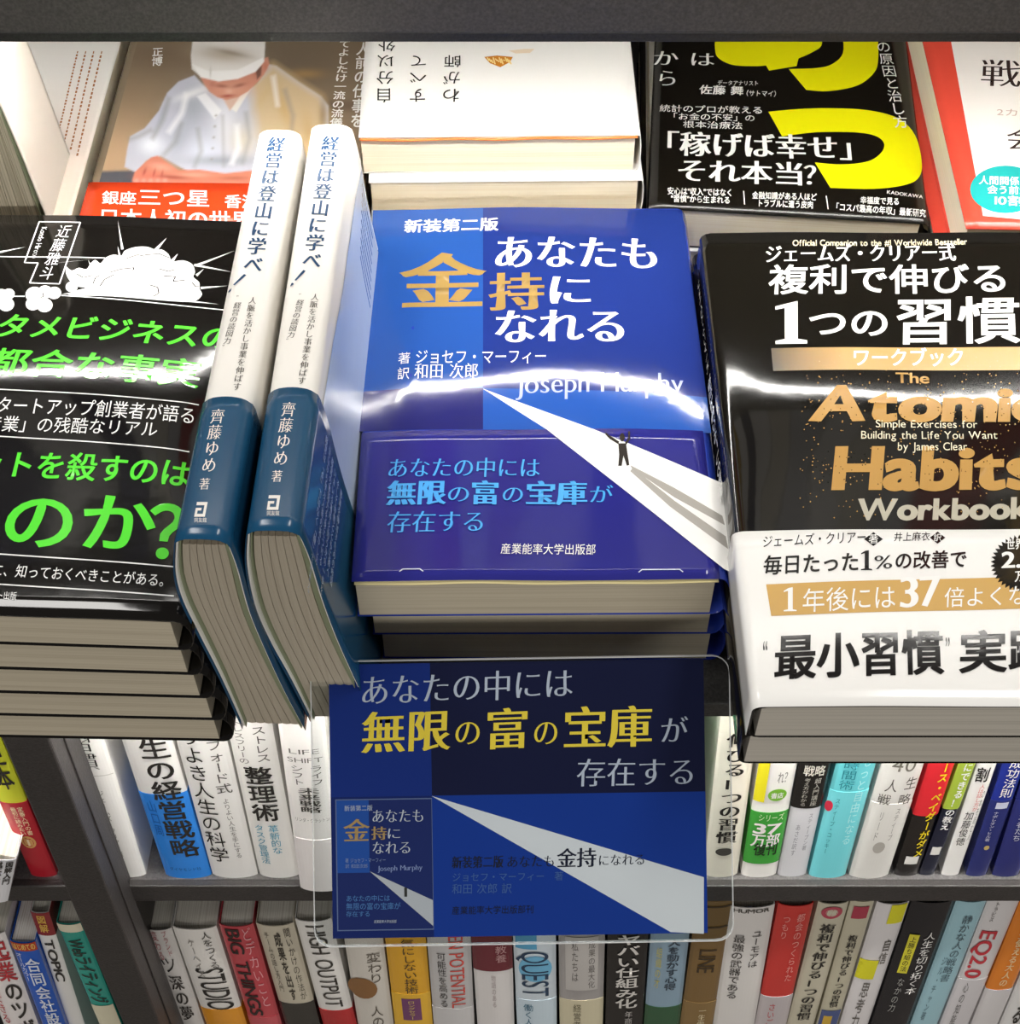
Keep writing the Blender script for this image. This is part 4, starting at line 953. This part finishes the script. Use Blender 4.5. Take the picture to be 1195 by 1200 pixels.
for k in range(9):
    w_ = 42 + (k*7) % 9
    l0 = (x-599)/.9; s1('plain %s spined book hidden behind the blue sign' % ['ivory', 'brick red', 'straw', 'steel blue', 'chalk white', 'charcoal', 'sand', 'sage green', 'pale grey'][k],
       x-(599-x)*.062-1, x+w_-(599-x-w_)*.062-1, x, x+w_, cols[k]); x += w_+1.5
    if x > 780: break
s1('cream white book with one tall column of black characters, right beside the sign edge', 838, 888, 827, 863, 'F3EDDC',
   prints=[('v', '伸びる1つの習慣', .52, 858, 988, .62, B, 'M'), ('c', '', .5, 993, 1002, .5, '4A4844', 's')])
s1('book with a yellow corner and a green band of white figures', 892, 939, 869, 911, 'F6F4EE', bands=[(952, 1012, '3FA23C')],
   prints=[('r', '', .14, 890, 940, .28, 'EDE024', 's'), ('h', 'れ？', .7, 903, 918, .35, '6A6A64', 's'), ('c', '', .6, 924, 938, .5, '7CB93C', 's'), ('h', '書店', .6, 928, 935, .34, W, 'b'), ('h', 'シリーズ', .55, 953, 962, .7, 'CFE8B8', 's'), ('h', '37', .5, 962, 978, .8, W, 'h'), ('h', '万部', .5, 976, 992, .8, W, 'b'), ('h', '復刊', .55, 987, 1002, .66, '163A18', 'h')])
s1('book black above and pale grey below, left neighbour of the turquoise one', 941, 979, 912, 946, 'DEDEE2', bands=[(None, 947, '1A1918')],
   prints=[('h', '戦略', .5, 896, 909, .7, 'D8D4C8', 'b'), ('v', '超入門講座', .68, 911, 944, .22, 'B8B4AA', 's'), ('v', '考え方がわかる', .34, 911, 944, .2, 'B8B4AA', 's'), ('v', 'スティーブン著', .7, 952, 996, .16, '8A8A92', 's'), ('v', 'あさだ訳す', .35, 965, 1002, .16, '8A8A92', 's')])
s1('turquoise book with faint lettering', 982, 1036, 952, 990, '6FD4DC', bands=[(928, None, '79DCE4')],
   prints=[('v', '時間術', .36, 890, 925, .4, '2E8C98', 's'), ('v', 'もっと自由になる', .74, 885, 990, .26, 'B8F0F2', 's'), ('v', 'スティーブ・コッキー', .25, 935, 1000, .13, '2F8690', 's'), ('c', '', .06, 940, 952, .2, 'D0304A', 's')])
s1('wide off white book with grey numerals and kanji', 1039, 1091, 997, 1043, 'E8E6E0', bands=[(942, None, 'E4E2DC')],
   prints=[('h', '40', .5, 884, 906, .6, '77736A', 's'), ('h', '人', .35, 912, 928, .3, '5A5650', 's'), ('h', '生', .8, 910, 926, .3, '5A5650', 's'), ('h', '戦', .27, 930, 943, .32, '5A5650', 's'), ('h', '略', .76, 930, 943, .32, '5A5650', 's'), ('v', 'リード', .33, 950, 985, .12, '8A8680', 's'), ('v', 'スティーブ', .7, 946, 985, .12, '8A8680', 's'), ('c', '', .5, 986, 999, .3, 'B0ACA4', 's')])
s1('black book with a red top and a column of yellow katakana', 1093, 1128, 1052, 1076, '201C1A', bands=[(None, 956, 'E02A34')],
   prints=[('v', 'ース・ベイダーがダメ', .68, 893, 1004, .42, 'EFD81E', 'b'), ('r', '', .5, 1003, 1012, .55, 'ECEAE4', 's')])
s1('navy book with a yellow green top, right of the black and red one', 1130, 1153, 1081, 1096, '1A1E34', bands=[(None, 948, 'A9C243')], dep=.12,
   prints=[('v', 'にできる！', .6, 893, 945, .6, W, 'b'), ('v', 'の教え', .5, 947, 972, .62, W, 'b'), ('r', '', .5, 992, 1001, .6, 'ECEAE4', 's')])
s1('white book with bold black author kanji and tiny red notes', 1155, 1174, 1103, 1128, 'F6F4F0', 
   prints=[('h', '割', .4, 898, 916, .7, B, 'b'), ('v', '人は話し方が', .6, 918, 950, .3, 'D8605A', 's'), ('v', '加藤俊徳', .42, 950, 990, .5, B, 's'), ('v', 'の本を読む人', .8, 925, 985, .16, GY, 's')])
s1('dark blue book with white lettering, next to the white author book', 1185, 1207, 1132, 1161, '1E2F8C', bands=[(938, None, '232C6E')],
   prints=[('v', '成功法則', .55, 888, 934, .6, W, 's'), ('r', '', .55, 940, 947, .55, 'C8CCE0', 's'), ('v', 'ナポレオン・ヒル著', .4, 950, 985, .24, 'C8CCE0', 's'), ('c', '', .5, 990, 995, .25, 'C0A868', 's')])
s1('dark blue book cut by the right edge of the photo on the middle shelf', 1211, 1245, 1164, 1198, '222A72', bands=[(938, None, '262C70')], prints=[('v', '成功者たち', .4, 945, 985, .3, 'C8CCE0', 's')])
# left bay
upright('yellow green book with a red band and gold seal, left of the black upright', 870, -31, 4, 1003, 28, 58, None, ZS1, G1, 'C9CE30', Ht=.185, bands=[(941, None, 'B3202E')],
   prints=[('v', '更本', .6, 868, 925, .6, B, 'b'), ('v', '最初に読みたい', .45, 945, 978, .22, 'F0D8B0', 's'), ('v', '定番入門の書', .7, 945, 978, .22, 'F0D8B0', 's'), ('c', '', .5, 979, 993, .55, 'D8A060', 's'), ('c', '', .5, 981, 991, .38, 'B3202E', 's'), ('h', '1', .5, 981, 991, .12, 'F0D8B0', 'b')])
upright('white fronted book with dense black lettering, tilted at the far left edge', 1008, -22, 24, 1064, -33, 13, None, ZS1, G1, 'E9E9EC', Ht=.046, Yf=YB-.016, dep=.1,
   prints=[('v', '会計学の', .35, 1008, 1035, .2, B, 'h'), ('v', '基本本', .6, 1008, 1035, .2, B, 'h'), ('v', '図解入門', .85, 1008, 1035, .2, B, 'h')])
def s2(label, *a, yA=1090, yB=1200, top=1086, **k): upright(label, yA, a[0], a[1], yB, a[2], a[3], top, ZS2, G2, a[4], **k)
s2('white book with red and black lettering, first at the far left of the lowest shelf', -38, 4, 3, 47, 'ECE6E4', top=1092, prints=[('v', '起業', .7, 1102, 1150, .5, 'B8323A', 'b'), ('v', 'のツボ', .7, 1150, 1215, .5, B, 'b'), ('v', 'ひとりでできる', .2, 1110, 1200, .25, 'B8323A', 's')])
s2('blue book with white kanji and a red and gold top label', 6, 39, 51, 76, '1F5BC0', top=1102, page='F6F4F0', dep=.118, prints=[('r', '', .5, 1104, 1114, .98, 'C04424', 's'), ('h', 'はじめての', .5, 1105, 1113, .9, 'F0D070', 'b'), ('v', '合同会社設立', .6, 1122, 1215, .6, 'DDE6F6', 'b'), ('v', 'オールカラー', .2, 1116, 1150, .25, 'DDE6F6', 's')])
s2('maroon topped white book wedged between the blue and teal books', 44, 64, 80, 100, 'ECEAE6', top=1068, bands=[(None, 1096, '8C2A2E')], Yf=YB+.004, prints=[('v', '図解', .5, 1072, 1092, .5, 'E0B050', 'b'), ('d', 'TOPIC', .5, 1100, 1150, .5, B, 'b')])
s2('teal book with a black latin and katakana title, against the black upright', 70, 99, 117, 143, '2E9C8C', top=1080, prints=[('r', '', .5, 1081, 1092, .98, 'E2DAC0', 's'), ('d', 'Webライティング', .5, 1100, 1175, .55, '18352F', 'b'), ('r', '', .5, 1178, 1215, .98, 'DCD6BA', 's')], bands=[])
s2('greyish white book with a brushed title, first right of the upright on the lowest shelf', 168, 203, 210, 239, 'D6D2CE', top=1087, prints=[('v', 'ツ', .5, 1120, 1140, .6, B, 's'), ('v', '深の夢', .55, 1142, 1195, .5, '3A3633', 'M'), ('v', '変わる', .35, 1090, 1125, .22, 'B06A70', 's'), ('v', 'ブランド', .7, 1088, 1120, .2, 'B06A70', 's')])
s2('white book with tall stretched black latin letters over an orange band', 205, 254, 241, 291, 'ECE8E2', top=1085, bands=[(1183, None, 'E59A2C')], prints=[('d', 'STUDIO', .55, 1134, 1183, .66, B, 's'), ('v', '人をつくる', .72, 1092, 1135, .24, '4A4844', 's'), ('v', 'ケーヘイズ', .34, 1100, 1145, .18, '8A8680', 's')])
s2('red book with black hand drawn latin capitals', 258, 300, 294, 330, 'C04850', top=1082, bands=[(1192, None, 'C8565E')], prints=[('d', 'BIG THINGS', .36, 1088, 1190, .40, '2A1416', 'b'), ('v', 'どデカいこと', .75, 1084, 1180, .3, 'E09AA0', 's')])
s2('beige book with columns of small black text and a charcoal band', 303, 346, 334, 376, 'C9C0AC', top=1081, bands=[(1176, None, '35332F')], prints=[('v', '問いかけの作法が', .78, 1088, 1172, .18, '4A463E', 's'), ('v', '成果を出す', .5, 1092, 1172, .20, '3A362E', 'b'), ('v', 'チームの話し方入門', .22, 1092, 1162, .14, '5A564E', 's')])
s2('white book with black latin capitals and a red band, left of the sign', 349, 392, 379, 418, 'ECE9E4', top=1076, bands=[(1184, None, 'B8292C')], prints=[('d', 'HIGH OUTPUT', .52, 1084, 1180, .52, '35322E', 's')])
def s3(label, *a, **k): s2(label, *a, yA=1110, yB=1200, **k)
s3('white book with a brown brush mark below the sign', 404, 451, 420, 461, 'D8D2C8', top=1086, prints=[('v', '変わり', .7, 1116, 1152, .4, '5A5248', 's'), ('c', '', .3, 1146, 1170, .8, '8C6238', 's'), ('v', '人の話', .6, 1178, 1215, .36, '5A5248', 's')])
s3('yellow book with small black characters and a purple label', 452, 500, 463, 507, 'E2A92C', top=1086, bands=[(1165, None, 'EBB838')], prints=[('v', '気にしない技術', .55, 1100, 1164, .36, '4A3A20', 's'), ('r', '', .5, 1170, 1195, .5, '74406C', 's'), ('v', 'ロングセラー', .5, 1172, 1194, .2, 'E8C870', 's')])
s3('silver grey book with vertical red latin letters', 501, 552, 508, 556, 'C6C4C4', top=1086, bands=[(1182, None, 'D2D0D0')], prints=[('d', 'EN POTENTIAL', .66, 1096, 1181, .34, 'D04A40', 's'), ('v', '可能性を高める', .3, 1116, 1180, .22, '3A3836', 's')])
s3('maroon and white book under the middle of the sign', 554, 599, 558, 604, 'E4E0DE', top=1086, bands=[(None, 1138, '6A2430')], prints=[('v', '教養', .72, 1108, 1128, .3, 'B88A8C', 's'), ('v', '物語のある', .5, 1142, 1180, .12, 'B0A4A4', 's')])
s3('white and sky blue patched book with dark latin letters', 601, 652, 606, 652, 'D6E2EA', top=1086, prints=[('r', '', .3, 1088, 1112, .5, '56A4CC', 's'), ('d', 'QUEST', .5, 1114, 1168, .66, '1E3A56', 's'), ('c', '', .5, 1120, 1150, .8, '6FB4D8', 's'), ('v', '働く人の', .3, 1176, 1210, .26, '4A7890', 's')], bands=[(1172, None, 'CFE0EA')])
s3('grey book with a pale framed text block and a cream band', 654, 709, 656, 706, 'A8A4A2', top=1086, bands=[(1172, None, 'D8CFB0')], prints=[('r', '', .5, 1098, 1160, .72, 'C0BCB8', 's'), ('v', '成果の最大化', .72, 1102, 1158, .16, '6A6664', 's'), ('v', '私たちは', .35, 1102, 1150, .16, '6A6664', 's'), ('v', '経営者', .4, 1176, 1205, .2, '7A7460', 's')])
s3('black book with heavy white characters, below the right half of the sign', 711, 759, 709, 753, '1C1B1C', top=1086, prints=[('v', 'ヤバい仕組み化', .52, 1094, 1181, .6, 'DAD6D0', 'b'), ('v', '年商の壁', .6, 1184, 1215, .22, 'B8B4B0', 's')])
s3('pale blue book with a dark green band', 761, 806, 754, 796, '8FA9BC', top=1086, bands=[(1180, None, '2F5A3C')], prints=[('v', '人を動かす心得', .62, 1100, 1160, .34, '30404E', 'b'), ('v', '組織の才', .25, 1110, 1158, .16, 'C8C070', 's')])
s3('brown kraft paper book by the right corner of the sign', 808, 851, 797, 834, '7E6238', top=1052, bands=[(1175, None, '8A6E42')], prints=[('d', 'LINE', .5, 1112, 1140, .5, '3A2A14', 's'), ('r', '', .5, 1062, 1063.5, .9, '4A3820', 's'), ('r', '', .5, 1086, 1087.5, .9, '4A3820', 's'), ('v', '一生働く', .6, 1180, 1210, .24, 'D8C8A0', 's')])
def s4(label, *a, **k): s2(label, *a, yA=1060, yB=1200, **k)
s4('white book with two columns of black characters, first right of the brown one', 853, 908, 835, 884, 'E8E4E0', top=1060, prints=[('d', 'HUMOR', .5, 1063, 1064, .1, B, 's') if 0 else ('h', 'HUMOR', .5, 1064, 1070, .8, '4A4844', 'b'), ('v', 'ユーモアは', .7, 1090, 1134, .24, B, 's'), ('v', '最強の武器である', .32, 1095, 1170, .28, B, 's')])
s4('bright red book with pale pink characters over a grey band', 910, 954, 885, 920, 'D23A34', top=1058, bands=[(1168, None, 'C8BFC0')], prints=[('v', '都会のつくられた', .7, 1070, 1150, .24, 'F0A098', 's'), ('v', 'つもり', .3, 1072, 1100, .22, 'F0A098', 's'), ('v', 'さいごは', .4, 1175, 1210, .24, 'C84A50', 's')])
s4('beige book with a red seal and thick black title, the wider of two alike', 957, 994, 922, 953, 'CFC8B2', top=1056, prints=[('c', '', .5, 1062, 1076, .7, 'B8485A', 's'), ('c', '', .5, 1065, 1073, .4, 'CFC8B2', 's'), ('v', '複利で伸びる1つの習慣', .5, 1082, 1195, .52, B, 'M')])
s4('narrow beige book with a square red stamp and smaller black title', 995, 1023, 956, 981, 'CBC4AC', top=1054, prints=[('r', '', .5, 1062, 1076, .66, 'B03A50', 's'), ('v', '複利で伸びる1つの習慣', .5, 1095, 1180, .42, B, 'M'), ('r', '', .5, 1184, 1215, .9, '4A5A8C', 's'), ('r', 'x', .4, 1190, 1200, .4, 'D8B040', 's')])
s4('white book patched with lemon yellow, left of the black one', 1026, 1064, 983, 1017, 'E8E4E4', top=1056, prints=[('r', '', .7, 1060, 1082, .5, 'E6E028', 's'), ('r', '', .3, 1125, 1147, .6, 'E6E028', 's'), ('v', '自信', .7, 1100, 1130, .3, '5A5650', 's'), ('v', '思考力', .45, 1150, 1205, .3, '6A6660', 's')])
s4('black book with a yellow label and slanted white title', 1067, 1116, 1019, 1065, '1C1C22', top=1054, prints=[('v', '人生を切り拓く本', .68, 1092, 1165, .3, W, 's'), ('r', '', .3, 1095, 1140, .24, 'E4DA3C', 's'), ('v', '上勝ち組の法', .3, 1097, 1138, .16, '2A2A20', 's'), ('v', 'なかの力', .35, 1145, 1185, .18, 'A8A8A4', 's')])
s4('powder blue book with grey characters, right of the black one', 1118, 1154, 1066, 1098, 'A6CFDA', top=1054, prints=[('v', '静かな人の戦略書', .55, 1072, 1150, .36, '4A5E68', 's'), ('v', 'ジル・チャン著', .3, 1120, 1195, .16, '5C7682', 's')])
s4('white book with red latin letters and numerals', 1156, 1191, 1099, 1135, 'E2DEDE', top=1046, prints=[('v', 'トラビス', .3, 1056, 1080, .14, '4A4844', 's'), ('d', 'EQ2.0', .4, 1090, 1146, .5, 'C83440', 'b'), ('v', '心の知能', .35, 1150, 1200, .18, '6A6866', 's')], bands=[(1148, None, 'DAD6D8')])
s4('orange book cut by the right edge of the photo', 1193, 1228, 1137, 1168, 'E8862A', top=1044, bands=[(1160, None, 'DCD8D8')], prints=[('v', '一生使える大人の', .5, 1080, 1155, .3, 'F6D8A0', 'b')])
s4('white book beyond the orange one at the bottom right corner', 1230, 1262, 1170, 1200, 'E6E4E2', top=1046, prints=[('v', '成功する', .5, 1100, 1200, .4, B, 'b')])
# ================================================================= upper shelf row (mirrored in the glossy covers)
x = -.42
ucol = [('ivory', 'E8E2D2'), ('white', 'F0EEEA'), ('crimson', 'B02A34'), ('white', 'EFEDE8'), ('mustard', 'C8A030'), ('pale grey', 'D0D0D2'), ('navy', '22305A'), ('white', 'F2F0EC')]
k = 0
while x < .42:
    w_ = random.uniform(.016, .03); cn, cc = ucol[(k*5+k//8) % 8]
    M = DM @ Matrix.Translation((x, .482, .1206)); rr_ = root('paperback_book', 'plain spined book standing on the upper shelf above the display', 'book', M, 'books on the upper shelf')
    h_ = random.uniform(.172, .19)
    mesh_obj('cover', *boxgeo(0, w_-.0008, 0, .125, 0, h_, .001), ink(cc, .4, 0), rr_)
    x += w_; k += 1
bpy.data.objects.remove(_fo)
